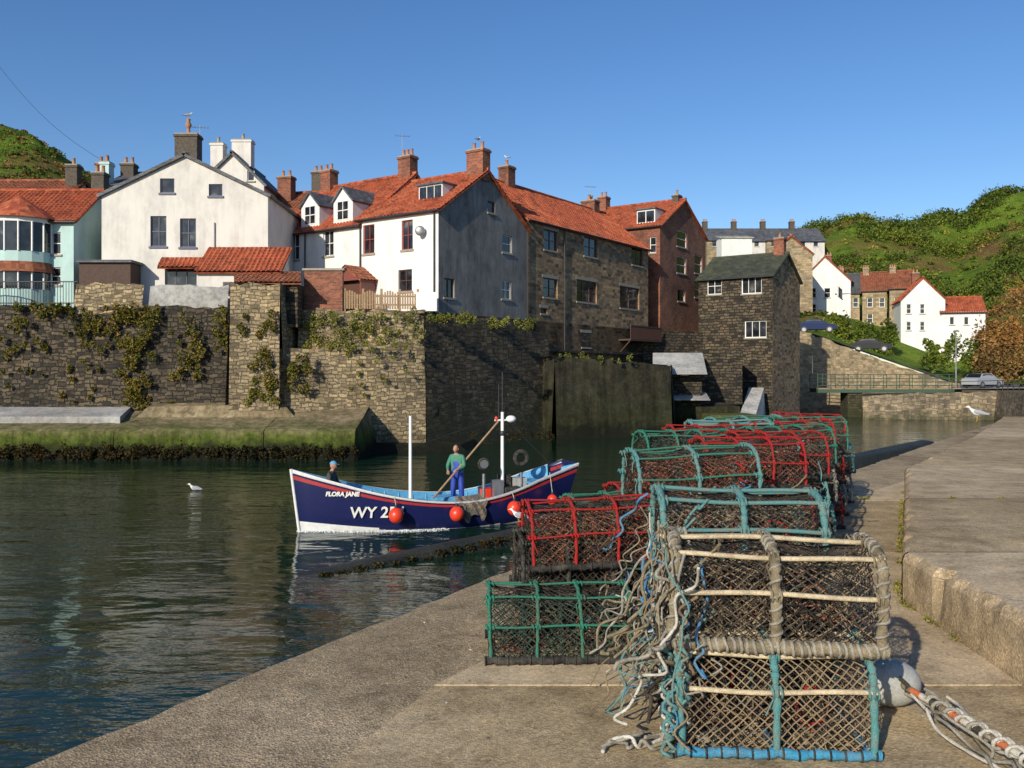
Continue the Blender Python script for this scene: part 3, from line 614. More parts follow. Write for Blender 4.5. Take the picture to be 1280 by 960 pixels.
mb.prism([(-60,49.6),(xat(531,51.5),51.5),(P0.x,P0.y),(P0.x+W2.x*27,P0.y+W2.y*27),(21,80),(27,84),(27,95),(-60,95)],-2,GZ-.02,'soil','dark_shade_stone')
single('village_ground',mb,(-20,70,8))
# ------------------------------------------------------------------ hills
prof=[(600,335),(760,318),(880,306),(1005,300),(1030,288),(1060,273),(1120,265),(1185,264),(1200,270),(1240,257),(1280,246),(1400,222),(1600,190),(2100,150)]
base0=[(600,430),(1015,418),(1165,470),(1195,480),(2100,485)]
gt=[(0,0),(.04,.005),(.12,.06),(.2,.2),(.33,.24),(.6,.62),(1,1)]
def itp(tab,x):
    return float(np.interp(x,[a for a,_ in tab],[b for _,b in tab]))
def hill_z(px,d):
    t=(d-95)/105; cr=itp(prof,px); b=itp(base0,px)
    if px>1190:
        s=min(1,(px-1190)/70); gg=itp([(0,0),(.05,.02),(.2,.42),(.5,.66),(1,1)],max(0,t)); g0=itp(gt,max(0,t)); G=g0*(1-s)+gg*s
    else: G=itp(gt,max(0,t))
    if t<=1: z=zat(b-(b-cr)*G,d)
    else: z=zat(cr,200)-(d-200)*.25
    nz=mn.fractal(V((xat(px,d)*.04,d*.04,0)),1,2,5)
    return z+nz*min(1,max(0,(t-.3)*2))*3.6
pxs=np.arange(600,2101,6); ds=np.concatenate([np.arange(95,200,1.5),np.arange(200,300,8)])
verts=[(xat(px,d),d,hill_z(px,d)) for d in ds for px in pxs]
ni=len(pxs); faces=[(j*ni+i,j*ni+i+1,(j+1)*ni+i+1,(j+1)*ni+i) for j in range(len(ds)-1) for i in range(ni-1)]
npmesh('hill',np.array(verts),np.array(faces),'hill_turf',True)
houses_px=[(990,1070,118,142),(1035,1160,112,140),(1118,1240,102,130),(1000,1215,94,103),(1215,1330,94,96.5),(870,1045,150,186)]
B={k:([],[]) for k in 'sbt'}
for i in range(8000):
    px=rng.uniform(985,1480); d=rng.uniform(96,204)
    if any(a<px<b and c<d<e for a,b,c,e in houses_px): continue
    x=xat(px,d); z=hill_z(px,d)
    dens=mn.fractal(V((x*.07,d*.07,3)),1,2,5); br=mn.fractal(V((x*.03,d*.03,9)),1,2,4)+(.7 if (px>1195 and d<140) else 0)
    if dens>.22: k='s'; s=rng.uniform(.8,2.3)
    elif br>.25: 
        if rng.uniform()<.45: continue
        k='b'; s=rng.uniform(.4,1.1)
    else:
        if rng.uniform()<.82: continue
        k='t' if rng.uniform()<.7 else 's'; s=rng.uniform(.3,.8)
    if k=='b' and rng.uniform()<.08: k='s'
    B[k][0].append((x,d,z+s*.2)); B[k][1].append((s*1.3,s*1.3,s*.75))
leaves('hillside_scrub',*B['s'],80,.25,'scrub_leaf'); leaves('hillside_bracken',*B['b'],42,.2,'bracken_leaf'); leaves('hillside_grass',*B['t'],24,.18,'turf_tuft')
profL=[(-600,120),(-200,150),(0,158),(40,165),(70,183),(100,203),(130,228),(200,262),(330,330)]
def hl(px,d):
    cr=itp(profL,px); t=min(1,(d-70)/45); z=zat(cr,115) 
    z=9+(z-9)*t if d<115 else z-(d-115)*.1
    return z+mn.fractal(V((xat(px,d)*.06,d*.06,5)),1,2,5)*1.3*t
pxs=np.arange(-600,335,10); ds=np.arange(70,190,2.5); ni=len(pxs)
verts=[(xat(px,d),d,hl(px,d)) for d in ds for px in pxs]
faces=[(j*ni+i,j*ni+i+1,(j+1)*ni+i+1,(j+1)*ni+i) for j in range(len(ds)-1) for i in range(ni-1)]
npmesh('hill',np.array(verts),np.array(faces),'hill_turf',True)
B={k:([],[]) for k in 'sbt'}
for i in range(520):
    px=rng.uniform(-120,140); d=rng.uniform(85,117); k='sbbt'[int(rng.integers(0,4))]; s=rng.uniform(.3,.9)*(1.0 if k=='s' else .6)
    B[k][0].append((xat(px,d),d,hl(px,d)+.1*s)); B[k][1].append((s*1.2,s*1.2,s*.7))
leaves('hillside_scrub',*B['s'],60,.16,'scrub_leaf'); leaves('hillside_bracken',*B['b'],50,.15,'bracken_leaf'); leaves('hillside_grass',*B['t'],40,.14,'turf_tuft')
mb=MB(); mb.face([(-3000,-3000,-3),(3000,-3000,-3),(3000,5000,-3),(-3000,5000,-3)],'soil'); single('ground',mb)
mb=MB(); mb.face([(-600,-300,0),(600,-300,0),(600,96,0),(-600,96,0)],'sea_water'); single('water',mb)
house('white_hill_house',(xat(1000,128),128),V((.9,-.43)),6.9,7,9,zat(352,128),zat(327,128)+.6,'v','white_render','pantile',{'F':[(1012,1020,360,372,1,2,fw),(1030,1038,360,372,1,2,fw),(1012,1020,380,391,1,2,fw)],'R':[(1048,1053,360,372,1,1,fw)]},[(3.4,6,.8,.8,20,22,'red_brick',2)])
for i,(p0,p1) in enumerate(((1046,1078),(1078,1112),(1112,1146))):
    d0=126-i*2.6; O=V((xat(p0,d0),d0)); uu=V((.93,-.36)).normalized(); Wd=(xat(p1,d0-2)-O.x)/uu.x
    cxm=(p0+p1)/2
    house('stone_terrace_house',O,uu,Wd-.03,7,8,zat(366-i*3,d0),zat(349-i*2,d0)+1.0,'u','far_stone','pantile_old' if i else 'slate',
      {'F':[(cxm-11,cxm-4,372,384,1,2,fw),(cxm+4,cxm+11,372,384,1,2,fw),(cxm-11,cxm-4,392,404,1,2,fw)]},[(.5,3.5,.8,1.1,17,19.6-i*.2,'far_stone',3)])
house('white_hill_house',(xat(1126,113),113),V((.96,-.28)),5.2,7,6.5,zat(374,113),zat(355,113)+.8,'v','white_render','pantile',{'F':[(1133,1139,380,392,1,2,fw),(1150,1156,380,392,1,2,fw),(1133,1139,402,413,1,2,fw),(1150,1156,402,413,1,2,fw)]},[(2.6,6,.9,.9,15,17.8,'red_brick',2)])
house('white_hill_house_annex',(xat(1177,111.5),111.5),V((.96,-.28)),5.0,6,5.5,zat(390,111.5),zat(376,111.5)+.6,'u','white_render','pantile',{'F':[(1187,1193,396,406,1,1,fw),(1205,1211,396,406,1,1,fw)]},[])
for i in range(4):
    d0=172; p0=884+i*37; O=(xat(p0,d0),d0)
    house('hilltop_terrace_house',O,(1,0),5.6,8,24,zat(300+(i%2),d0),zat(285,d0)+.4,'u','cream_render' if i%2 else 'far_stone','slate',{'F':[(p0+6,p0+12,302,308,1,1,fw),(p0+22,p0+28,302,308,1,1,fw)]},[(.4,4,.9,1.2,32,34.6,'dark_stack',3)],tile=False)
g=Group('white_cabin',(xat(916,160),160,29)); g.mb('walls').fbox(idf,xat(902,160),xat(940,160),160,164,24,zat(297,160),'white_render'); roof_slope(g.mb('roof'),(xat(900,160),159.7,zat(297,160)),(xat(942,160),159.7,zat(297,160)),(xat(942,160),164,zat(291,160)),(xat(900,160),164,zat(291,160)),'pale_slab',False); g.build()
house('tiled_cottage',(xat(962,118),118),(.97,-.2),5.5,7,8,zat(318,118),zat(303,118)+.8,'v','far_stone','pantile',{},[(3,3,.8,.8,20,23,'red_brick',1)])
mb=MB(); strip(mb,[(xat(960,93),93,-.5,zat(402,93)),(xat(1015,93),93,-.5,zat(418,93)),(xat(1090,93.5),93.5,-.5,zat(446,93.5)),(xat(1165,94),94,-.5,zat(471,94)),(xat(1200,94),94,-.5,zat(480,94))],'far_stone',.5); single('retaining_wall',mb,(38,93,5))
g=Group('bank',(50,85,1)); mb=g.mb('stone_face'); strip(mb,[(xat(1078,84),84,-.5,2.2),(xat(1150,83),83,-.5,2.5),(xat(1246,82),82,-.5,2.7),(34.5,50,-.5,3.0),(26,27.5,-.5,3.1)],'bank_stone')
g.mb('top').face([(xat(1078,84),84,2.15),(xat(1150,83),83,2.45),(xat(1246,82),82,2.65),(34.5,50,2.95),(26,27.5,3.05),(140,27.5,3.05),(140,97,2.6),(xat(1200,97),97,2.7),(xat(1078,95),95,2.2)],'soil'); g.build()
mb=MB(); mb.face([(xat(1195,84),84.5,2.85),(xat(1290,84),84.5,2.95),(120,70,3.1),(120,78,3.1),(xat(1290,91),91,2.95),(xat(1195,91),91,2.85)],'pale_slab'); single('road',mb,(55,88,2.8))
mb=MB(); rows=[]
for px in range(1000,1200,8): rows.append([V((xat(px,d),d,hill_z(px,d)+.08)) for d in (95,96.5,98,99.5)])
mb.grid(rows,'asphalt',False,False,flip=True); single('hill_road',mb,(50,97,5))
g=Group('footbridge',(xat(1105,88),88,3)); m=g.mb('deck'); xa,xb=xat(1018,88),xat(1196,88)
m.fbox(idf,xa,xb,87,89.4,2.45,2.8,'rail_green'); m.fbox(idf,xa,xb,87.2,89.2,2.8,2.9,'timber')
r=g.mb('railings')
for yy in (87.05,89.35):
    for zz in (3.15,3.5,3.85,4.25): r.tube([(xa,yy,zz),(xb,yy,zz)],.03,'rail_green',5)
    x=xa
    while x<xb: r.cyl((x,yy,2.8),(x,yy,4.3),.045,'rail_green',5); x+=1.3
m=g.mb('pier'); m.fbox(idf,xat(1056,88),xat(1074,88),87.2,89.2,-.5,2.45,'quay_stone'); g.build()
g=Group('quay_railing',(45,75,3)); r=g.mb('rails'); pts=[V((xat(1190,83.4),83.4,2.6)),V((xat(1247,82.3),82.3,2.75)),V((34.9,50,3.0)),V((26.4,28.5,3.05))]
for zz in (.45,.95): r.tube([p+V((0,0,zz)) for p in pts],.035,'rail_dark',5)
for a,b in zip(pts[:-1],pts[1:]):
    n=int((b-a).length/2)
    for i in range(n): q=a.lerp(b,i/n); r.cyl(q,q+V((0,0,1.0)),.04,'rail_dark',5)
g.build()
g=Group('street_lamp',(xat(1195,92),92,2.8)); m=g.mb('column'); p=V((xat(1195,92),92,2.8)); m.tube([p,p+V((0,0,1)),p+V((0,0,5.8))],[.12,.08,.05],'metal_grey',8); g.mb('lantern').sphere(p+V((0,0,6)),(.25,.15,.1),'metal_grey'); g.build()
def car(x,y,z,rz,col,name='parked_car'):
    g=Group(name,(x,y,z)); b=g.mb('body'); pr=[(-2.1,.35),(-2.1,.8),(-1.95,.95),(-1.6,1.0),(-1.05,1.42),(.35,1.45),(1.05,.98),(1.9,.85),(2.1,.65),(2.1,.35)]
    ins=lambda p:.72 if p[1]>1.2 else .86
    L=[V((px,-ins((px,pz)),pz)) for px,pz in pr]; R=[V((px,ins((px,pz)),pz)) for px,pz in pr]
    b.face(L,col); b.face(list(reversed(R)),col); n=len(pr)
    for i in range(n): j=(i+1)%n; b.face([L[i],R[i],R[j],L[j]],col)
    w=g.mb('windows')
    for s in (-1,1):
        w.face([(-1.4,s*.84,1.03),(.85,s*.84,1.03),(.3,s*.745,1.38),(-1.0,s*.745,1.38)],'car_glass')
    w.face([(1.0,-.78,1.04),(1.0,.78,1.04),(.42,.66,1.44),(.42,-.66,1.44)],'car_glass'); w.face([(-1.56,-.78,1.06),(-1.56,.78,1.06),(-1.12,.66,1.42),(-1.12,-.66,1.42)],'car_glass')
    t=g.mb('wheels')
    for xx in (-1.3,1.3):
        for s in (-1,1): t.cyl((xx,s*.72,.33),(xx,s*.9,.33),.33,'rail_dark',16); t.cyl((xx,s*.9,.33),(xx,s*.91,.33),.2,'metal_grey',12)
    g.build(local=True,rz=rz)
m_flat('car_glass',(.01,.012,.015),.35,.05,0,.2); m_flat('car_blue',(.015,.03,.09),.6,.05,0,.15); m_flat('car_grey',(.03,.033,.038),.6,.05,0,.15); m_flat('car_silver',(.3,.32,.34),.6,.05)
car(xat(1021,95.6),95.6,hill_z(1021,95.6)+.35,-.35,'car_blue'); car(xat(1089,95.8),95.8,hill_z(1089,95.8)+.3,-.4,'car_grey'); car(xat(1228,88),88,2.9,.5,'car_silver')
g=Group('terrace_railing',(xat(40,49),49.2,8)); r=g.mb('rails'); xa,xb=xat(-200,49.2),xat(97,49.2)
for zz in (8.35,9.55): r.tube([(xa,49.2,zz),(xb,49.2,zz)],.035,'rail_dark',5)
x=xa
while x<xb: r.cyl((x,49.2,GZ),(x,49.2,9.55),.018 ,'rail_dark',4); x+=.16
g.build()
g=Group('timber_fence',(xat(478,51),51,8)); r=g.mb('pickets'); a=V((xat(430,50.6),50.75,GZ)); b=V((xat(522,51.1),51.2,GZ)); n=30
for i in range(n):
    q=a.lerp(b,i/(n-1)); h=.95+.12*math.sin(i*.8); r.box(q+V((0,0,h/2+.1)),(.1,.025,h),'timber',.05)
for zz in (.35,.85): r.tube([a+V((0,.04,zz)),b+V((0,.04,zz))],.04,'timber',4)
for i in range(5): q=a.lerp(b,i/4); r.box(q+V((0,.06,.6)),(.13,.1,1.35),'timber')
r.box(b+V((.5,.1,.55)),(1.2,.25,1.1),'white_paint',.05)
g.build()
def patch(name,specs,mat,size=.09,n=55):
    C=[];R=[]
    for (x0,x1,y0,y1,d,cnt,s) in specs:
        for i in range(cnt):
            px=rng.uniform(x0,x1); py=rng.uniform(y0,y1); dd=d+rng.uniform(-.1,.15)
            C.append(tuple(S(px,py,dd))); k=rng.uniform(.4,1.2)*s; R.append((k,k*.35,k*rng.uniform(.8,2.0)))
    leaves(name,C,R,n,size,mat)
patch('ivy',[(140,200,383,400,48.5,26,.32),(150,192,400,500,48.4,50,.26),(215,252,395,470,48.4,26,.26),(20,95,382,392,48.6,22,.25),(95,150,385,430,48.5,14,.22),(0,60,400,440,48.5,14,.2),(268,292,380,440,48.4,16,.25),(296,350,392,420,47.6,10,.22),(312,345,440,500,47.5,20,.26),(360,385,440,490,48.1,16,.25),(0,290,430,505,48.5,30,.16),(70,140,390,420,48.5,14,.22)],'ivy_leaf',.075,75)
patch('wall_grass',[(376,440,392,432,49.9,34,.28),(440,528,388,425,50.2,46,.26),(530,600,393,400,50.6,24,.2),(600,670,398,408,55.5,24,.2),(380,525,428,436,49.1,24,.18),(420,520,440,500,49.3,14,.13),(700,790,444,452,60.2,16,.2),(300,350,485,505,47.6,14,.2),(165,300,505,509,48.6,20,.12)],'wallgrass_leaf',.06,60)
patch('hill_garden_shrub',[(1070,1130,410,430,104,22,.8),(1150,1225,425,452,100,34,.8),(1036,1060,395,412,106,12,.7)],'scrub_leaf',.2,100)
patch('bracken_bank',[(1225,1290,405,462,99,70,1.0)],'bracken_leaf',.2,90)
patch('seaweed',[(-60,444,560,571,44.62,190,.22),(590,690,540,548,52.5,12,.3)],'weed_leaf',.07,45)
# ------------------------------------------------------------------ near quay
QZ=2.8
edge=[(-8.5,-8),(-4.9,-1.3),(-2.1,3.78),(.22,8),(5.2,14.2),(12.9,25),(15.7,28.8)]
fine=[]
for (ax,ay),(bx,by) in zip(edge[:-1],edge[1:]):
    L=math.hypot(bx-ax,by-ay); n=max(2,int(L/.2))
    for i in range(n):
        t=i/n; j=rng.normal()*.012-(.04*rng.uniform() if rng.uniform()<.12 else 0)
        fine.append((ax+(bx-ax)*t-j,ay+(by-ay)*t))
fine.append(edge[-1])
poly=list(reversed(fine+[(32,33),(32,-8)]))
mb=MB(); mb.prism(poly,-2,QZ,'quay_concrete','quay_stone'); single('quay',mb,(3,8,0))
def inner_x(y): return float(np.interp(y,[-8,3.78,4.73,9,14,28],[-4.2,-.77,-.43,2.2,6.4,17.5]))
def up_x(y): return float(np.interp(y,[-8,4.73,6.45,12.1,18,26],[2.75,2.75,2.86,5.4,9.4,14.5]))
mb=MB(); ys=[-8,-3,.5,2.6,4.72,8.2,11.5,15,19,23,26]
for k,(a,b) in enumerate(zip(ys[:-1],ys[1:])):
    a+=.012; b-=.012
    n=max(2,int((b-a)/.15)); left=[]
    for i in range(n+1):
        y=b+(a-b)*i/n; left.append((inner_x(y)+.012+(abs(rng.normal())*.008 if 0<i<n else 0),y))
    P=[(up_x(a)-.01,a)]+([(up_x(6.45)-.01,6.45)] if a<6.45<b else [])+[(up_x(b)-.01,b)]+left
    mb.prism(P,QZ+.001,QZ+.02,'brown_concrete' if k in (3,5,8) else 'smooth_concrete')
single('pavement',mb,(1,5,QZ))
mb=MB(); UPZ=QZ+.38
ys=[-8,-2,1.5,4.6,6.45,9.2,12.1,15,18,22,26]
for kk,(a,b) in enumerate(zip(ys[:-1],ys[1:])):
    x0,x1=up_x(a),up_x(b); n=max(2,int((b-a)/.1))
    rows=[]
    jit=[(abs(rng.normal())*.016+(.07*rng.uniform() if rng.uniform()<.12 else 0)) if 0<i<n else 0 for i in range(n+1)]
    for (zz,off,s) in ((QZ-.05,0,0),(QZ+.15,0,.3),(UPZ-.06,.0,.5),(UPZ-.018,.015,1),(UPZ,.045,1)):
        rows.append([V((x1+(x0-x1)*i/n+off+jit[i]*s,b-.008+(a+.016-b)*i/n,zz-(jit[i]*.5 if off>0 and zz<UPZ else 0))) for i in range(n+1)])
    mb.grid(rows,'kerb_concrete',False,False,flip=False)
    top=rows[-1]
    mb.face(list(reversed([V((30,b-.008,UPZ)),V((30,a+.008,UPZ))]+list(reversed(top)))),'smooth_concrete' if kk in (3,5,8) else 'brown_concrete')
mb.face([(30,-8,UPZ-.03),(2.85,-8,UPZ-.03),(2.85,4.73,UPZ-.03),(2.95,6.45,UPZ-.03),(5.5,12.1,UPZ-.03),(9.5,18,UPZ-.03),(14.6,26,UPZ-.03),(30,26,UPZ-.03)],'brown_concrete')
mb.face([(30,-8,UPZ),(30,26,UPZ),(30,26,QZ),(30,-8,QZ)],'kerb_concrete'); mb.face([(up_x(26),26,QZ),(30,26,QZ),(30,26,UPZ),(up_x(26),26,UPZ)],'kerb_concrete')
single('raised_pavement',mb,(8,8,QZ))
mb=MB(); rr=random.Random(11)
for i in range(520):
    up=rr.random()<.25; y=rr.uniform(3.2,9); x=rr.uniform(3.1,7) if up else rr.uniform(inner_x(y)-1.0,2.7); s=rr.uniform(.003,.012); c=V((x,y,(UPZ if up else QZ+.02)+s*.4))
    P=[c+V((rr.uniform(-1,1),rr.uniform(-1,1),rr.uniform(-.4,.5)))*s for _ in range(4)]
    mt=rr.choice(['stone_cap','dark_stack','frame_white','dark_stack','soil'])
    for q in ((0,1,2),(0,2,3),(0,3,1),(1,3,2)): mb.face([P[k] for k in q],mt)
single('grit_debris',mb,(1,5,QZ))
C=[];R=[]
for i in range(70):
    y=rng.uniform(4.5,16); C.append((up_x(y)-.03,y,QZ+.03)); R.append((.03,.06,.03))
for i in range(16):
    yy=[6.45,9.2,12.1][int(rng.integers(0,3))]; C.append((rng.uniform(3.2,8),yy,UPZ+.005)); R.append((.05,.012,.015))
leaves('joint_weeds',C,R,26,.012,'wallgrass_leaf')
mb=MB(); 
pts=[(-7.5,16.9,-.28),(-4.2,19.6,.0),(.6,23.4,.30),(7,29.5,.6),(13.7,36,.95),(20,42,1.2)]
rows=[]; fp=[]
for (a,b) in zip(pts[:-1],pts[1:]):
    for i in range(14): fp.append(tuple(a[k]+(b[k]-a[k])*i/14 for k in range(3)))
fp.append(pts[-1]); dn=V((.64,-.77,0)); 
for (x,y,z) in fp:
    p=V((x,y,0)); j=lambda s=.03:rng.normal()*s
    rows.append([p+dn*(.35+j())+V((0,0,-.6)),p+dn*(.15+j())+V((0,0,z-.08+j())),p+dn*(.05)+V((0,0,z+j(.015))),p-dn*.4+V((0,0,z+.03+j(.015))),p-dn*.8+V((0,0,z-.05)),p-dn*1.1+V((0,0,-.6))])
mb.grid(rows,'slip_weed',False,True); single('weedy_slipway',mb,(3,25,0))
C=[];R=[]
for i in range(160):
    k=rng.uniform(14,50); f=fp[int(k)]; C.append((f[0]+dn.x*.1,f[1]+dn.y*.1,max(.0,f[2]-.12*rng.uniform()))); R.append((.18,.12,.05))
leaves('seaweed',C,R,26,.04,'weed_leaf')
# ------------------------------------------------------------------ lobster pots
m_rope('net_black',(.022,.02,.02),(.10,.08,.06),.7); m_rope('net_tan',(.28,.21,.13),(.1,.08,.06)); m_rope('net_orange',(.34,.10,.05)); m_rope('net_green',(.03,.12,.085))
m_rope('rope_teal',(.09,.25,.25),(.22,.21,.17)); m_rope('rope_grey',(.34,.32,.27),(.17,.15,.11)); m_rope('rope_red',(.36,.022,.022),(.14,.05,.04),.6); m_rope('rope_blue',(.06,.22,.40),(.18,.2,.2))
m_rope('rope_green',(.03,.19,.13),(.10,.11,.08),.6); m_rope('bar_cream',(.64,.54,.36),(.33,.26,.17),.7); m_rope('rope_white',(.58,.56,.50),(.3,.27,.22)); m_rope('bar_blue',(.05,.27,.45),(.15,.2,.22),.5)
m_rope('rubber',(.028,.028,.028),(.12,.11,.09),.6); m_rope('rope_mouldy',(.28,.235,.155),(.11,.09,.06),.8); m_rope('bar_yellow',(.5,.40,.17),(.3,.25,.15))
def make_pot(name,L=.86,W=.54,H=.40,hoop='rope_grey',bar='bar_cream',net='net_black',net2='net_tan',base='rubber',hr=.017,br=.013,e=.62,seed=0,basebar=.022,hoops=3,wrapped=False):
    r=random.Random(seed); mb=MB()
    def sec(t):
        c,s=math.cos(t),math.sin(t)
        return math.copysign(abs(c)**e,c)*W/2, abs(s)**e*H
    ts=[math.pi*i/80 for i in range(81)]; ps=[sec(t) for t in ts]; cum=[0]
    for i in range(80): cum.append(cum[-1]+math.hypot(ps[i+1][0]-ps[i][0],ps[i+1][1]-ps[i][1]))
    SL=cum[-1]; hx=[-L/2+L*i/(hoops-1) for i in range(hoops)]
    def surf(x,s,k=1.0):
        y=float(np.interp(s,cum,[p[0] for p in ps])); z=float(np.interp(s,cum,[p[1] for p in ps]))
        fx=(x+L/2)/(L/(hoops-1)); fx-=math.floor(fx); sag=1-(.09+.04*mn.noise(V((x*5,s*4,seed*3.1))))*math.sin(math.pi*fx)
        return V((x,y*sag*k,.03+(z-.02)*sag*k))
    def lash(P,rr_,mat,step,rad):
        n=len(P); tot=0; Q=[]
        for i in range(n-1):
            a=P[i];b=P[i+1]; t=(b-a).normalized(); u=t.orthogonal().normalized(); m_=max(1,int((b-a).length/step*8))
            if i==0: u0=u
            else: u0=(u0-t*u0.dot(t)).normalized()
            w=t.cross(u0)
            for q in range(m_):
                tot+=1; ang=tot*2*math.pi/8; Q.append(a.lerp(b,q/m_)+(u0*math.cos(ang)+w*math.sin(ang))*rr_)
        if len(Q)>3: mb.tube(Q,rad,mat,4,caps=False)
    for x in hx:
        n=46; P=[];R=[]; lean=r.uniform(-.015,.015)
        for i in range(n+1):
            y,z=sec(math.pi*i/n); P.append(V((x+r.uniform(-.003,.003)+lean*z*3,y+r.uniform(-.003,.003),z+.02))); R.append(hr*(1+.22*math.sin(i*2.4)+r.uniform(-.12,.18)))
        mb.tube(P,R,hoop,7)
        if wrapped: lash(P,hr*1.05,'rope_grey',.05,.008)
        else: lash(P[4:-4],hr*.95,hoop,.022,.0035)
        mb.tube([(x,-W/2,.02),(x,W/2,.02)],.016,base,6)
    for t in (.12,.32,.5,.68,.88):
        y,z=sec(math.pi*t); P=[];n=14; ph=r.uniform(0,6)
        for i in range(n+1): P.append(V((-L/2-.03+(L+.06)*i/n,y*1.01+.004*math.sin(i*.7+ph),z+.022+.006*math.sin(i*.5+ph))))
        mb.tube(P,br,bar,6)
        for x in hx:
            Q=[V((x-.03+.004*k,y,z+.02))+V((0,(br+hr)*.9*math.cos(k*1.3),(br+hr)*.9*math.sin(k*1.3))) for k in range(15)]
            mb.tube(Q,.006,hoop,4)
            if r.random()<.4:
                q0=V((x,y,z+.02)); mb.tube([q0,q0+V((r.uniform(-.04,.04),r.uniform(-.03,.03)-.02,-.03)),q0+V((r.uniform(-.06,.06),-.03*r.random()-.02,-.09))],.004,hoop,4)
    for y in (-W/2,W/2):
        n=40; P=[V((-L/2-.03+(L+.06)*i/n,y+.005*math.sin(i),.022+.004*math.sin(i*.7))) for i in range(n+1)]
        mb.tube(P,[basebar*(1+.18*math.sin(i*2.1)+r.uniform(-.08,.12)) for i in range(n+1)],base,7)
        if wrapped:
            lash(P,basebar*1.02,'rope_grey',.03,.009)
        else: 
            for i in range(0,40,3): mb.tube([P[i]+V((0,basebar*1.15*math.cos(a),basebar*1.15*math.sin(a))) for a in [2*math.pi*k/8 for k in range(8)]],.005,'rubber',4,closed=True)
    for i in range(6):
        y=-W/2+W*(i+.5)/6; mb.tube([(-L/2,y,.012),(L/2,y,.012)],.012,'rope_mouldy',4)
    sp=.046
    for fam in (1,-1):
        for lay,(nm,k) in enumerate(((net,1.0),(net2,.84))):
            spc=sp if lay==0 else sp*1.35
            c=-SL
            while c<L+SL:
                P=[]; n=26; jj=r.uniform(-.008,.008)
                for i in range(n+1):
                    s=SL*i/n; x=-L/2+(c+s if fam==1 else c+SL-s)+jj
                    if -L/2<=x<=L/2:
                        q=surf(x,s,k); P.append(q+V((r.uniform(-.005,.005),r.uniform(-.005,.005),r.uniform(-.005,.005))))
                if len(P)>1: mb.tube(P,.0030 if lay==0 else .0026,nm,3,caps=False,smooth=False)
                c+=spc
    for x,nm in ((-L/2,net),(L/2,net),(0.02,net2),(-.25*L,net2),(.27*L,net)):
        c=-W
        while c<W+H:
            for fam in (1,-1):
                P=[]
                for i in range(24):
                    z=.02+H*i/23; y=(c-W/2+z)*fam
                    lim=W/2*max(0,(1-(min(z/H,1))**(1/e)))**e if z<H else 0
                    if abs(y)<lim*.98+.001: P.append(V((x+r.uniform(-.01,.01),y,z)))
                if len(P)>1: mb.tube(P,.0028,nm,3,caps=False,smooth=False)
            c+=.05
    for x,s in ((-.22*L,1),(.22*L,-1)):
        P=[V((x+.07*math.cos(a),s*W*.28+.03*math.sin(a),.19+.07*math.sin(a))) for a in [2*math.pi*i/14 for i in range(14)]]
        mb.tube(P,.008,'rope_red' if seed%2 else 'net_orange',5,closed=True)
        for a in range(8):
            q=P[int(a*14/8)]; y2=s*W*.47; mb.tube([q,V((q.x*1.1+.03*math.cos(a),y2,.1+.2*(a%4)/4))],.003,net2,3)
    P=[V((-L/2+L*i/30,.03*math.sin(i*1.3),.06+.04*math.sin(i*.9))) for i in range(31)]; mb.tube(P,.01,'rope_mouldy',5)
    for j in range(11):
        P=[];p=V((r.uniform(-.35,.35),r.uniform(-.18,.18),.1))
        for i in range(30): p=p+V((r.uniform(-.07,.07),r.uniform(-.06,.06),r.uniform(-.035,.04))); p.x=max(-L*.45,min(L*.45,p.x)); p.y=max(-W*.42,min(W*.42,p.y)); p.z=max(.04,min(H*.8,p.z)); P.append(p.copy())
        mb.tube(P,r.choice([.003,.004,.006]),r.choice(['net_tan','net_orange','rope_mouldy',net,net]),4)
    return mb.mesh(name)
POTS={
 'front1':make_pot('lobster_pot_a',.82,.56,.44,'rope_teal','bar_cream','net_tan','net_black','bar_blue',.017,.012,.5,1),
 'front2':make_pot('lobster_pot_b',.90,.56,.42,'rope_mouldy','bar_cream','net_black','net_tan','rope_mouldy',.024,.012,.6,2,.030,3,True),
 'blue':make_pot('lobster_pot_c',.84,.54,.38,'rope_teal','rope_teal','net_black','net_tan','rubber',.018,.012,.62,3),
 'green':make_pot('lobster_pot_d',.80,.52,.38,'rope_green','rope_green','net_black','net_green','rubber',.010,.007,.68,4,.024,4),
 'red':make_pot('lobster_pot_e',.80,.52,.38,'rope_red','rope_red','net_black','net_orange','rubber',.010,.007,.68,5,.022,4),
 'teal':make_pot('lobster_pot_f',.84,.54,.38,'rope_teal','rope_green','net_black','net_orange','rubber',.013,.008,.66,6,.022),
 'grey':make_pot('lobster_pot_g',.84,.54,.38,'rope_grey','rope_mouldy','net_black','net_black','rubber',.014,.009,.62,7,.024),
 'dark':make_pot('lobster_pot_h',.84,.54,.38,'rubber','net_green','net_black','net_black','rubber',.013,.008,.62,8,.024,4),
}
def pot(kind,x,y,z,rz=0,rx=0,ry=0):
    o=bpy.data.objects.new('lobster_pot',POTS[kind]); scn.collection.objects.link(o); o.location=(x,y,z); o.rotation_euler=(rx,ry,rz)
QT=QZ+.02
pot('front1',1.17,4.10,QT,-.06); pot('front2',1.19,4.16,QT+.455,-.10,.04,.015)
pot('grey',1.30,4.86,QT,.05); pot('teal',1.22,4.84,QT+.33,.0); pot('blue',1.24,4.92,QT+.62,-.05,.02,.02)
pot('green',.27,5.32,QT,.03); pot('dark',.50,5.78,QT+.06,.06,0,.02); pot('dark',.46,5.72,QT+.24,.1,.02,.03)
pot('red',.50,5.70,QT+.46,.12,0,-.03)
pot('teal',1.32,5.6,QT,.1); pot('grey',1.35,5.62,QT+.37,.06); 
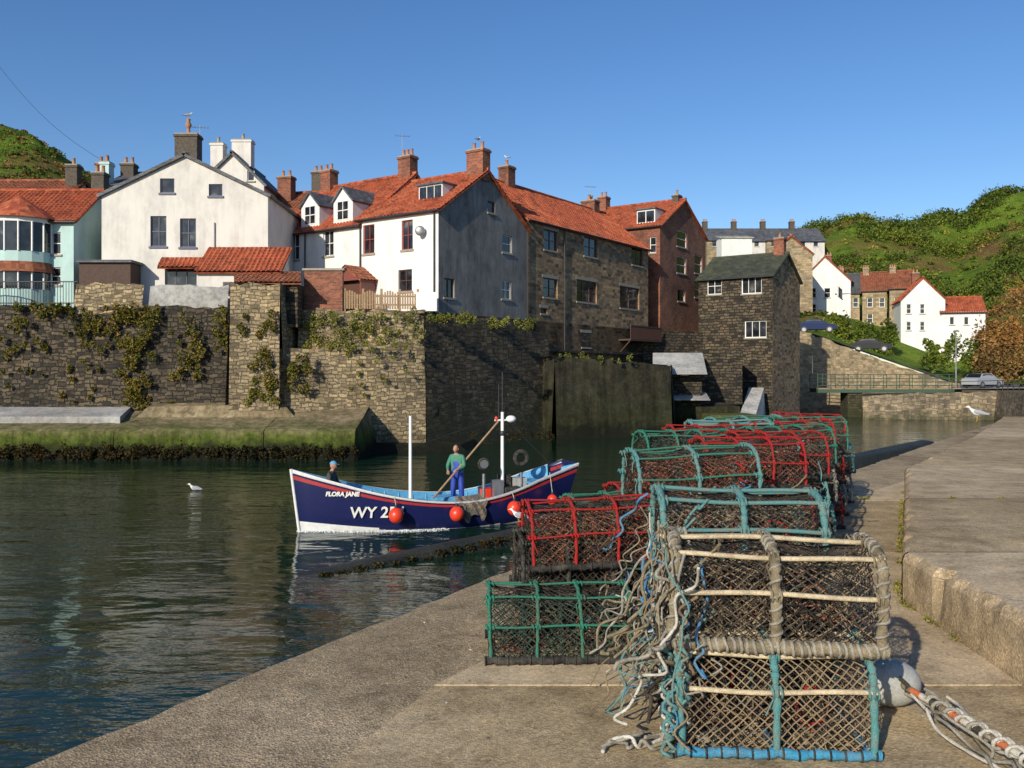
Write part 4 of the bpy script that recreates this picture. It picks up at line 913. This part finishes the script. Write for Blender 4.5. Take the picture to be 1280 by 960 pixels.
cols=[(1.32,6.35,3,['red','grey','teal']),(.78,6.75,2,['green','green']),(1.95,7.2,3,['blue','red','red']),(1.22,7.35,2,['grey','red']),(2.3,7.95,3,['dark','teal','red']),(1.6,8.1,3,['grey','dark','green']),(2.72,8.75,3,['blue','grey','green']),(2.0,8.9,3,['grey','red','red']),(3.05,9.6,3,['red','grey','red']),(2.35,9.7,3,['blue','grey','blue']),(3.45,10.5,3,['grey','red','green']),(2.75,10.6,3,['grey','grey','teal']),(3.85,11.4,3,['grey','blue','red'])]
for (x,y,n,ks) in cols:
    for i in range(n): pot(ks[i],x+random.uniform(-.06,.06),y+random.uniform(-.06,.06),QT+i*.37,random.uniform(-.16,.16)+.12,random.uniform(-.03,.03),random.uniform(-.05,.05))
def rope_path(a,b,n,wob,sag,r):
    P=[]
    for i in range(n+1):
        t=i/n; p=a.lerp(b,t); p=p+V((r.uniform(-wob,wob),r.uniform(-wob,wob),r.uniform(-wob,wob)*.6-sag*math.sin(math.pi*t))); p.z=max(p.z,QT+.012); P.append(p)
    Q=[]
    for i in range(len(P)-1):
        p0=P[max(i-1,0)];p1=P[i];p2=P[i+1];p3=P[min(i+2,len(P)-1)]
        for k in range(6):
            t=k/6; Q.append(.5*((2*p1)+(-p0+p2)*t+(2*p0-5*p1+4*p2-p3)*t*t+(-p0+3*p1-3*p2+p3)*t**3))
    Q.append(P[-1])
    for q in Q: q.z=max(q.z,QT+.01)
    return Q
def rtube(mb,P,rad,mat): mb.tube(P,[rad*(1+.16*math.sin(i*1.9)) for i in range(len(P))],mat,6)
mb=MB(); r=random.Random(3)
MUT=['rope_white','rope_teal','rope_grey','rope_grey','rope_mouldy','rope_mouldy','rope_mouldy','rope_mouldy','rope_blue','net_tan','rope_grey','net_black']
for i in range(90):
    x=r.uniform(.55,.8); y=r.uniform(3.8,4.9); a=V((x+.15,y,r.uniform(3.2,3.78))); b=V((r.uniform(.42,.80),y+r.uniform(-.3,.3),r.uniform(2.82,3.3)))
    rtube(mb,rope_path(a,b,r.randint(7,12),.045,r.uniform(0,.1),r),r.choice([.003,.004,.005,.007,.009]),r.choice(MUT))
for i in range(9):
    a=V((r.uniform(.66,.84),r.uniform(3.82,4.0),r.uniform(3.15,3.6))); P=[]; c=a+V((-.06,-.03,-.1))
    for k in range(40):
        t=k*.55; P.append(c+V((.02*math.cos(t)+r.uniform(-.006,.006),.02*math.sin(t),-.008*k)))
    rtube(mb,[p if p.z>QT+.015 else V((p.x,p.y,QT+.015)) for p in P],.008,r.choice(['rope_white','rope_teal','rope_grey','rope_mouldy']))
for i in range(6):
    a=V((r.uniform(.35,.6),r.uniform(3.7,4.1),QT+.02)); rtube(mb,rope_path(a,a+V((.5,.1,0)),7,.06,0,r),.009,r.choice(['rope_white','rope_grey','rope_mouldy']))
for i in range(30):
    a=V((r.uniform(.8,1.3),r.uniform(4.5,5.6),r.uniform(3.3,3.85))); b=a+V((r.uniform(-.4,.2),r.uniform(-.4,.3),r.uniform(-.6,-.1)))
    rtube(mb,rope_path(a,b,9,.05,.05,r),r.choice([.005,.008]),r.choice(['rope_blue','rope_teal','rope_grey','rope_mouldy','rope_red']))
for i in range(50):
    k=r.choice(cols); a=V((k[0]+r.uniform(-.4,.4),k[1]-.25,QT+k[2]*.37-r.uniform(0,.3))); rtube(mb,rope_path(a,a+V((r.uniform(-.3,.3),-.05,r.uniform(-.5,-.1))),6,.04,.03,r),.006,r.choice(['rope_grey','rope_mouldy','rope_blue','rope_teal','rubber','rope_red']))
single('rope_tangle',mb,(.7,4.2,2.8))
m_noise('buoy_white',(.26,.27,.25),(.44,.45,.43),9,.65,.3,40,.004); m_flat('buoy_orange',(.70,.05,.02),.35,.08); m_rope('flag_orange',(.60,.16,.06))
g=Group('marker_buoy',(1.9,4.4,2.9)); m=g.mb('float'); m.sphere((1.90,4.42,2.94),(.15,.11,.115),'buoy_white',24,16); m.sphere((1.80,4.9,2.94),(.13,.12,.115),'buoy_white')
m.tube([(1.9,4.31,3.0),(1.92,4.27,2.98),(1.93,4.3,2.93)],.012,'rubber',6)
m=g.mb('pole'); a=V((1.86,4.5,2.98)); b=V((2.28,3.2,2.85))
for i in range(22): m.cyl(a.lerp(b,i/22),a.lerp(b,(i+1)/22),.017,('flag_orange','rope_white','rubber','rope_mouldy')[i%4],8)
rr=random.Random(5)
m=g.mb('lashing')
for i in range(9):
    c=a.lerp(b,.3+.05*i); rtube(m,[c+V((.03*math.cos(k*.7),.008*k-.05,.03*math.sin(k*.7))) for k in range(14)],.009,rr.choice(['rope_white','rope_grey']))
for i in range(6): rtube(m,rope_path(V((1.92+.03*i,4.25,2.95)),V((2.0+.03*i,3.5,2.84)),7,.05,0,rr),.008,rr.choice(['rope_white','rope_grey','rope_mouldy']))
g.build()
# ------------------------------------------------------------------ boat
m_flat('hull_navy',(.010,.014,.075),.28,.1); m_flat('hull_white',(.68,.69,.68),.4,.1); m_flat('hull_red',(.35,.03,.03),.4,.1); m_flat('deck_blue',(.10,.34,.55),.5,.2); m_flat('tarp_grey',(.10,.09,.08),.9,.4)
bs=V((1.35,27.5,0)); bb=V((-6.05,24.7,0)); LB=(bb-bs).length; brz=math.atan2((bb-bs).y,(bb-bs).x)
g=Group('fishing_boat',bs)
def gbf(s): 
    if s<.45: return .62+.5*math.sin(s/.45*math.pi/2)
    return max(.03,1.12*(1-((s-.45)/.55)**2.3))
def gz(s): return .78+(.92*((.42-s)/.42)**1.8 if s<.42 else 1.0*((s-.42)/.58)**1.9)
NS=64; prof_=[(0,-.35),(.35,-.33),(.66,-.2),(.84,.02),(.92,.22),(.955,.45),(.97,.62),(.985,.78),(1.0,.93),(1.05,.94),(1.05,1.0)]
def hullpt(s,k,side):
    k0=min(int(k),len(prof_)-2) if k<len(prof_)-1 else len(prof_)-2; t=k-k0
    fy=prof_[k0][0]*(1-t)+prof_[k0+1][0]*t; fz=prof_[k0][1]*(1-t)+prof_[k0+1][1]*t; B=gbf(s); G=gz(s)
    narrow=1-.45*(1-max(0,fz))**1.5*(abs(2*s-1)**2)
    z=-.35+(G+.35)*((fz+.35)/1.35)
    rake=(.22*(z/1.7))*max(0,(s-.85)/.15)-.42*(z/1.7)*max(0,(.12-s)/.12)
    return V((s*LB-.1+rake,side*B*fy*narrow,z))
KS=[0,1,2]+[3+.25*i for i in range(24)]+[9,10]
def hm(k,s,z):
    if k>=8: return 'hull_white'
    if 7.25<=k<7.75: return 'hull_red'
    if z<.0+max(0,s-.68)*.85: return 'hull_white'
    return 'hull_navy'
h=g.mb('hull')
for side in (-1,1):
    rows=[[hullpt(i/NS,k,side) for i in range(NS+1)] for k in KS]
    h.grid(rows,'hull_navy',False,True,lambda j,i:hm(KS[j],i/NS,rows[j][i].z),flip=(side==-1))
h.face([hullpt(0,k,1) for k in range(len(prof_))]+[hullpt(0,k,-1) for k in reversed(range(1,len(prof_)))],'hull_navy')
h.tube([hullpt(1,k,1)*1.0-V((0,hullpt(1,k,1).y,0))+V((.02,0,0)) for k in range(11)],.045,'hull_white',6)
inn=g.mb('interior')
for side in (-1,1):
    rows=[]
    for (k,fy,mz) in ((10,1.0,0),(10,.88,0),(8,.88,0),(6,.90,0),(4,.88,.2),(2,0.0,.2)):
        row=[]
        for i in range(NS+1):
            q=hullpt(i/NS,k,side); z=q.z+(.002 if k==10 else 0)
            if mz: z=max(hullpt(i/NS,4,side).z,mz)
            x=min(max(q.x,.03),hullpt(1,6,1).x-.03) if k!=10 else q.x
            row.append(V((x,q.y*fy,z)))
        rows.append(row)
    inn.grid(rows,'deck_blue',False,True,lambda j,i:'hull_white' if j==0 else ('deck_blue'),flip=(side==1))
for s in (.1,.3,.52,.72):
    B_2=gbf(s)*.85; inn.box((s*LB,0,gz(s)-.22),(.28 if s>.2 else .5,2*B_2,.06),'deck_blue')
inn.face([V((.8*LB,-gbf(.8)*.8,gz(.8)-.12)),V((.97*LB,0,gz(.97)-.2)),V((.8*LB,gbf(.8)*.8,gz(.8)-.12))],'deck_blue')
for i in range(14):
    s=.12+.055*i
    for side in (-1,1): inn.tube([hullpt(s,k,side)*1.0+V((0,-side*hullpt(s,k,1).y*.10-side*.02,0)) for k in (4,6,8,9)],.025,'deck_blue',4)
inn.box((.45*LB,.1,.55),(.8,.6,.55),'deck_blue'); inn.box((.36*LB,-.45,.5),(.6,.4,.35),'buoy_white'); inn.box((.62*LB,.3,.48),(.6,.45,.35),'bar_blue'); inn.box((.2*LB,.35,.85),(.5,.4,.35),'rubber')
inn.box((.27*LB,-.2,.8),(.55,.4,.3),'buoy_orange'); inn.box((.15*LB,-.1,1.1),(.4,.4,.3),'buoy_white')
mt=g.mb('masts')
def bl(px,q=None):
    k=(px-640)/FL; dv=bb-bs; q=(k*bs.y-bs.x)/(dv.x-k*dv.y); return q,bs.y+dv.y*q
q1,dd1=bl(513); mt.tube([(q1*LB,0,.4),(q1*LB,0,zat(520,dd1))],[.055,.045],'white_paint',8)
q2,dd2=bl(628); X=q2*LB; zt=zat(515,dd2); mt.tube([(X,0,.4),(X,0,zt)],[.06,.05],'white_paint',8); mt.cyl((X,0,zt),(X,0,zat(465,dd2)),.018,'rail_dark',5); mt.cyl((X+.12,0,zt-.3),(X+.12,0,zat(480,dd2)),.014,'rail_dark',5)
mt.cyl((X-.35,0,zt-.25),(X+.25,0,zt-.25),.03,'white_paint',6); mt.sphere((X-.28,0,zt-.22),(.16,.16,.11),'white_paint'); mt.sphere((X,0,zt-.65),(.08,.08,.1),'rail_dark')
mt.sphere((X+.2,0,zt-.2),(.05,.05,.08),'buoy_orange',8,6)
q3,d3_=bl(533); q4,d4_=bl(622); mt.tube([(q3*LB,.75,zat(622,d3_-.6)),(q4*LB,.05,zat(527,d4_))],.035,'timber',6)
mt.cyl((X,0,zt-.1),(.02*LB,0,gz(.02)),.008,'rail_dark',4); mt.cyl((X,0,zt-.1),(q1*LB,0,zat(560,dd1)),.006,'rail_dark',4)
w=g.mb('pot_hauler')
def ring(c,R,r,mat): w.tube([V(c)+V((R*math.cos(a),0,R*math.sin(a))) for a in [2*math.pi*i/20 for i in range(20)]],r,mat,8,closed=True)
q5,d5=bl(650); ring((q5*LB,.1,zat(572,d5)),.2,.07,'rubber'); w.cyl((q5*LB,.1,.8),(q5*LB,.1,zat(590,d5)),.04,'metal_grey')
q6,d6=bl(598); ring((q6*LB,.5,zat(578,d6)),.16,.035,'rubber'); w.cyl((q6*LB,.5,zat(578,d6)),(q6*LB,.56,zat(578,d6)),.13,'metal_grey'); w.tube([(q6*LB,.5,.7),(q6*LB,.5,zat(590,d6))],.05,'metal_grey')
w.box((q6*LB-.5,.3,1.0),(.3,.3,.5),'metal_grey'); w.box((q5*LB+.45,-.2,1.15),(.35,.3,.4),'rubber')
nrm=V((-(bb-bs).y,(bb-bs).x,0)).normalized()
near=1 if (bs+nrm).y<bs.y else -1
f=g.mb('buoys')
for px,py in ((480,644),(551,641),(622,635),(672,626)):
    q,dd=bl(px+3); B2=gbf(q)*1.05+.2; z=zat(py,dd-1.1); rr_=.21 if px<660 else .16
    f.sphere((q*LB,near*B2,z),(rr_,rr_,rr_*1.05),'buoy_orange'); f.tube([(q*LB,near*B2,z+rr_),(q*LB,near*B2,z+rr_+.08)],.05,'rail_dark' ,6); f.cyl((q*LB,near*B2,z+rr_+.05),(q*LB,near*(B2-.2),gz(q)),.01,'rope_white',4)
q,dd=bl(575); n_=g.mb('hanging_net'); rows=[]
for j in range(8):
    row=[]
    for i in range(14):
        s=q-.055+.11*i/13; B2=gbf(s); ang=j/7
        row.append(V((s*LB+.03*math.sin(j*2+i),near*(B2*1.06+.03+.04*math.sin(i*1.7+j)-(.35*(1-j/2) if j<2 else 0)),gz(s)+.12-ang*(.62+.12*math.sin(i*.9)))))
    rows.append(row)
n_.grid(rows,'net_tan',False,True,lambda j,i:'tarp_grey' if (i+j)%3 else 'net_tan')
e=g.build(local=True,rz=brz)
def text(name,body,size,loc,rot,mat,parent,shear=0):
    cu=bpy.data.curves.new(name,'FONT'); cu.body=body; cu.size=size; cu.extrude=.004; cu.align_x='CENTER'; cu.shear=shear; cu.offset=.009
    o=bpy.data.objects.new(name,cu); scn.collection.objects.link(o); cu.materials.append(MATS[mat]); o.parent=parent; o.location=loc; o.rotation_euler=rot; return o
def hull_text(body,s,fz,size,name,shear=0):
    def hp(ss,zt):
        for kk in range(2,9):
            a=hullpt(ss,kk,near); b=hullpt(ss,kk+1,near)
            if a.z<=zt<=b.z: return a.lerp(b,(zt-a.z)/(b.z-a.z))
        return hullpt(ss,5,near)
    z=gz(s)*fz; p=hp(s,z); p2=hp(s+.03,z); up=hp(s,z+.1)-p; tx=(p-p2).normalized()
    up=(up-tx*up.dot(tx)).normalized(); n=tx.cross(up)
    M=Matrix((tx,up,n)).transposed(); rot=M.to_euler()
    text(name,body,size,p+n*.05-up*size*.35,rot,'hull_white',e,shear)
hull_text('WY 254',.745,.52,.44,'registration_number',.1); hull_text('FLORA JANE',.86,.80,.17,'boat_name',.2)
m_flat('foam',(.75,.78,.78),.6,.1)
C=[];R=[]
for i in range(110):
    s=rng.uniform(.5,1.0); p=hullpt(s,3,near); w_=V((p.x,p.y+near*rng.uniform(.0,.12+.35*(1-s)),0)); w_=Matrix.Rotation(brz,3,'Z')@w_+bs
    C.append((w_.x,w_.y,.015)); R.append((.14,.08,.025))
leaves('bow_foam',C,R,28,.018,'foam')
# ------------------------------------------------------------------ people
m_flat('skin',(.42,.22,.15),.6,.08); m_flat('jacket_green',(.05,.20,.13),.7,.15); m_flat('overall_blue',(.025,.06,.34),.5,.15); m_flat('jacket_dark',(.05,.055,.05),.8,.2); m_flat('cap_blue',(.10,.28,.45),.7,.1); m_flat('hair_grey',(.30,.28,.26),.9,.2); m_flat('boot',(.02,.02,.02),.5,.1); m_flat('eye_dark',(.02,.015,.01),.3,.1); m_flat('lips',(.32,.12,.09),.6,.1)
def person(name,loc,rz,J,mats,cap=None,hair='hair_grey'):
    names=list(J.keys()); idx={k:i for i,k in enumerate(names)}
    verts=[V(J[k][0]) for k in names]; rad=[J[k][1] for k in names]
    bones=[('pelvis','belly','legs'),('belly','chest','bib'),('chest','neck','torso'),('neck','head0','skin')]
    for s in 'lr': bones+=[('chest','sh'+s,'torso'),('sh'+s,'el'+s,'torso'),('el'+s,'wr'+s,'torso'),('wr'+s,'pa'+s,'skin'),('pelvis','hi'+s,'legs'),('hi'+s,'kn'+s,'legs'),('kn'+s,'an'+s,'legs'),('an'+s,'to'+s,'boot')]
    edges=[(idx[a],idx[b]) for a,b,_ in bones]; bl_=[(verts[idx[a]],verts[idx[b]],m) for a,b,m in bones]
    for s in 'lr':
        w=V(J['wr'+s][0]); p=V(J['pa'+s][0]); d=(p-w).normalized(); side=d.cross(V((0,0,1))); 
        if side.length<.1: side=V((0,1,0))
        side.normalize(); dn=V((0,0,-1))
        for k,(o,l) in enumerate(((-.033,.075),(-.011,.085),(.011,.08),(.033,.062))):
            a=p+side*o+d*.02; b=a+d*l*.55+dn*.01; c=b+d*l*.3+dn*l*.45
            i=len(verts); verts+=[a,b,c]; rad+=[.0105,.0095,.008]; edges+=[(idx['pa'+s],i),(i,i+1),(i+1,i+2)]; bl_+=[(p,c,'skin')]
        a=w.lerp(p,.45)-side*.035; b=a-side*.02+d*.04; i=len(verts); verts+=[a,b]; rad+=[.012,.009]; edges+=[(idx['pa'+s],i),(i,i+1)]; bl_+=[(a,b,'skin')]
    me=bpy.data.meshes.new(name+'_sk'); me.from_pydata([tuple(v) for v in verts],edges,[])
    ob=bpy.data.objects.new(name+'_sk',me); scn.collection.objects.link(ob); sk=ob.modifiers.new('s','SKIN'); 
    for i,r_ in enumerate(rad):
        rr_=r_ if hasattr(r_,'__len__') else (r_,r_); me.skin_vertices[0].data[i].radius=rr_; me.skin_vertices[0].data[i].use_root=(i==idx['pelvis'])
    sb=ob.modifiers.new('u','SUBSURF'); sb.levels=2; sb.render_levels=2
    dg=bpy.context.evaluated_depsgraph_get(); dg.update(); nm=bpy.data.meshes.new_from_object(ob.evaluated_get(dg)); bpy.data.objects.remove(ob)
    nm.materials.clear(); ml=[]
    for p in nm.polygons:
        c=V(p.center); best=1e9; bm='torso'
        for a,b,m in bl_:
            ab=b-a; t=max(0,min(1,(c-a).dot(ab)/max(1e-9,ab.length_squared))); q=(c-(a+ab*t)).length
            if q<best: best=q; bm=m
        mt_=mats.get(bm,bm)
        if mt_ not in ml: ml.append(mt_); nm.materials.append(MATS[mt_])
        p.material_index=ml.index(mt_); p.use_smooth=True
    emp=bpy.data.objects.new(name,None); scn.collection.objects.link(emp); emp.location=loc; emp.rotation_euler=(0,0,rz)
    b=bpy.data.objects.new('body',nm); scn.collection.objects.link(b); b.parent=emp
    hb=MB(); H=V(J['head0'][0])+V((.015,0,.075)); rows=[]
    for j in range(15):
        t=-math.pi/2+math.pi*j/14; row=[]
        for i in range(20):
            a=2*math.pi*i/20; x=.098*math.cos(t)*math.cos(a); y=.076*math.cos(t)*math.sin(a); z=.122*math.sin(t)
            if z<-.03: x*=1-.15*(-z/.12); y*=1-.25*(-z/.12)
            fr_=math.cos(a)
            if fr_>.9 and -.045<z<.02: x+=.022*(fr_-.9)*10*(1-(z+.045)/.065)
            if fr_>.8 and -.10<z<-.07: x+=.008
            row.append(H+V((x,y,z)))
        rows.append(row)
    hb.grid(rows,'skin',True,True,lambda j,i:hair if (j>=12) or (j>=8 and 6<=i<=13) else 'skin')
    for s in (-1,1): hb.sphere(H+V((.09,s*.03,.008)),(.009,.012,.007),'eye_dark',8,6); hb.sphere(H+V((0,s*.078,-.005)),(.02,.01,.032),'skin',8,6)
    hb.sphere(H+V((.092,0,-.062)),(.008,.024,.006),'lips',8,6)
    if cap:
        rows=[]
        for j in range(7):
            t=.12+ (math.pi/2-.12)*j/6; rows.append([H+V((.108*math.cos(t)*math.cos(2*math.pi*i/18)-.003,.088*math.cos(t)*math.sin(2*math.pi*i/18),.03+.105*math.sin(t))) for i in range(18)])
        hb.grid(rows,cap,True,True); hb.face([H+V((.09,-.07,.045)),H+V((.17,-.045,.03)),H+V((.18,0,.028)),H+V((.17,.045,.03)),H+V((.09,.07,.045))],cap)
    ho=bpy.data.objects.new('head',hb.mesh('head')); scn.collection.objects.link(ho); ho.parent=emp
    return emp
Jst={'pelvis':((0,0,.95),(.16,.13)),'belly':((.02,0,1.12),(.17,.14)),'chest':((.05,0,1.34),(.18,.13)),'neck':((.09,0,1.5),(.06,.06)),'head0':((.12,0,1.58),(.052,.052)),
 'shl':((.05,.19,1.42),(.08,.075)),'ell':((.14,.27,1.15),(.058,.058)),'wrl':((.36,.16,1.08),(.036,.036)),'pal':((.43,.13,1.07),(.036,.022)),
 'shr':((.05,-.19,1.42),(.08,.075)),'elr':((.12,-.27,1.14),(.058,.058)),'wrr':((.33,-.17,1.02),(.036,.036)),'par':((.40,-.14,1.0),(.036,.022)),
 'hil':((0,.10,.88),(.12,.11)),'knl':((.03,.13,.48),(.09,.09)),'anl':((-.02,.14,.1),(.07,.07)),'tol':((.14,.16,.05),(.05,.035)),
 'hir':((0,-.10,.88),(.12,.11)),'knr':((.03,-.13,.48),(.09,.09)),'anr':((-.02,-.14,.1),(.07,.07)),'tor':((.14,-.16,.05),(.05,.035))}
q,dd=bl(572); wp=bs+(bb-bs)*q+V((0,-.25,0))
person('fisherman',(xat(572,wp.y),wp.y,.57),-1.9,Jst,{'torso':'jacket_green','bib':'overall_blue','legs':'overall_blue','boot':'boot','skin':'skin'})
Jse={'pelvis':((0,0,.12),(.16,.14)),'belly':((.02,0,.3),(.16,.13)),'chest':((.05,0,.52),(.18,.13)),'neck':((.08,0,.69),(.06,.06)),'head0':((.10,0,.77),(.052,.052)),
 'shl':((.05,.2,.6),(.08,.075)),'ell':((.12,.29,.34),(.058,.058)),'wrl':((.33,.2,.24),(.035,.035)),'pal':((.41,.17,.22),(.036,.022)),
 'shr':((.05,-.2,.6),(.08,.075)),'elr':((.10,-.29,.34),(.058,.058)),'wrr':((.30,-.2,.22),(.035,.035)),'par':((.38,-.17,.21),(.036,.022)),
 'hil':((.05,.1,.1),(.11,.1)),'knl':((.45,.15,.14),(.08,.08)),'anl':((.48,.15,-.28),(.058,.058)),'tol':((.62,.17,-.33),(.05,.035)),
 'hir':((.05,-.1,.1),(.11,.1)),'knr':((.45,-.15,.14),(.08,.08)),'anr':((.48,-.15,-.28),(.058,.058)),'tor':((.62,-.17,-.33),(.05,.035))}
q,dd=bl(412); wp=bs+(bb-bs)*q
person('fisherman',(wp.x,wp.y,1.0),-.15,Jse,{'torso':'jacket_dark','bib':'jacket_dark','legs':'overall_blue','boot':'boot','skin':'skin'},cap='cap_blue')
# ------------------------------------------------------------------ gulls
m_flat('gull_white',(.75,.75,.73),.7,.05); m_flat('gull_grey',(.28,.30,.33),.7,.1); m_flat('gull_beak',(.65,.42,.06),.5,.05)
def gull(loc,rz,floating=False):
    g=Group('seagull',loc); b=g.mb('body'); R=[(-.30,.19,.015,.008),(-.24,.205,.04,.018),(-.15,.225,.06,.045),(-.04,.235,.082,.075),(.06,.255,.08,.078),(.12,.295,.058,.062),(.155,.345,.04,.045),(.18,.385,.037,.038),(.21,.395,.036,.034),(.24,.39,.022,.022),(.255,.387,.012,.013)]
    rows=[[V((x,ry*math.cos(a),z+rz_*math.sin(a))) for a in [2*math.pi*i/14 for i in range(14)]] for x,z,ry,rz_ in R]
    b.grid(rows,'gull_white',True,True,flip=False); g.mb('beak').tube([(.25,0,.388),(.29,0,.384),(.315,0,.372)],[.011,.009,.003],'gull_beak',6)
    w=g.mb('wings')
    for s in (-1,1):
        WR=[(.07,.275,.02,.03),(.0,.27,.025,.06),(-.1,.25,.022,.058),(-.2,.225,.015,.035),(-.3,.205,.008,.016),(-.36,.195,.003,.006)]
        w.grid([[V((x,s*(.068-.0+(-.03 if x<-.2 else 0))+ry*math.cos(a),z+rz_*math.sin(a))) for a in [2*math.pi*i/10 for i in range(10)]] for x,z,ry,rz_ in WR],'gull_grey',True,True,lambda j,i:'rubber' if j>=4 else 'gull_grey')
        b.sphere((.215,s*.033,.402),.006,'eye_dark',6,5)
        if not floating:
            g.mb('legs').tube([(.0,s*.035,.18),(-.01,s*.035,.1),(.0,s*.035,.006)],.006,'gull_beak',5); g.mb('legs').face([(-.01,s*.035,.004),(.05,s*.035-.025,.004),(.055,s*.035+.025,.004)],'gull_beak')
    g.build(local=True,rz=rz)
gull((xat(1221,23.3),23.3,UPZ+.0),2.6)
gull((xat(648,23.95),23.95,.36),2.8)
gull((xat(243,33.4),33.4,-.15),3.0,True)
pc=O5+U*5.9+W2*4.6; gull((pc.x,pc.y,19.1),1.0)
pc=O6+W2*3.5+V((-W2.y,W2.x))*4.25; gull((pc.x,pc.y,20.14),2.5)
gull((x3+W3/2,d3+.6,19.9),.4)
mb=MB(); a=V(S(-40,30,60)); b=V(S(135,205,62)); mb.tube([a.lerp(b,i/12)+V((0,0,-1.2*math.sin(math.pi*i/12))) for i in range(13)],.012,'rail_dark',4); single('overhead_wire',mb)
# ------------------------------------------------------------------ light & camera
AZ=math.radians(29); EL=math.radians(24)
tosun=V((-math.sin(AZ)*math.cos(EL),-math.cos(AZ)*math.cos(EL),math.sin(EL)))
L=bpy.data.lights.new('sun','SUN'); L.energy=5.0; L.angle=math.radians(.5); L.color=(1,.90,.74)
lo=bpy.data.objects.new('sun',L); scn.collection.objects.link(lo); lo.rotation_euler=(-tosun).to_track_quat('-Z','Y').to_euler()
w=bpy.data.worlds.new('World'); scn.world=w; w.use_nodes=True; nt=w.node_tree; bg=nt.nodes['Background']
sky=nt.nodes.new('ShaderNodeTexSky'); sky.sky_type='NISHITA'; sky.sun_disc=False; sky.sun_elevation=EL; sky.sun_rotation=math.atan2(tosun.x,tosun.y); sky.air_density=1.0; sky.dust_density=.35; sky.ozone_density=3.2
hs=nt.nodes.new('ShaderNodeHueSaturation'); hs.inputs['Saturation'].default_value=1.2; hs.inputs['Hue'].default_value=.508; nt.links.new(sky.outputs[0],hs.inputs['Color']); nt.links.new(hs.outputs[0],bg.inputs[0]); bg.inputs[1].default_value=.13
cam=bpy.data.cameras.new('camera'); co=bpy.data.objects.new('camera',cam); scn.collection.objects.link(co); co.location=(0,0,EYE); co.rotation_euler=(math.pi/2,0,0)
cam.sensor_width=36; cam.lens=36*FL/1280; cam.shift_y=-15/1280; cam.clip_start=.05; cam.clip_end=6000; scn.camera=co
scn.view_settings.view_transform='Standard'; scn.view_settings.look='None'; scn.view_settings.exposure=0
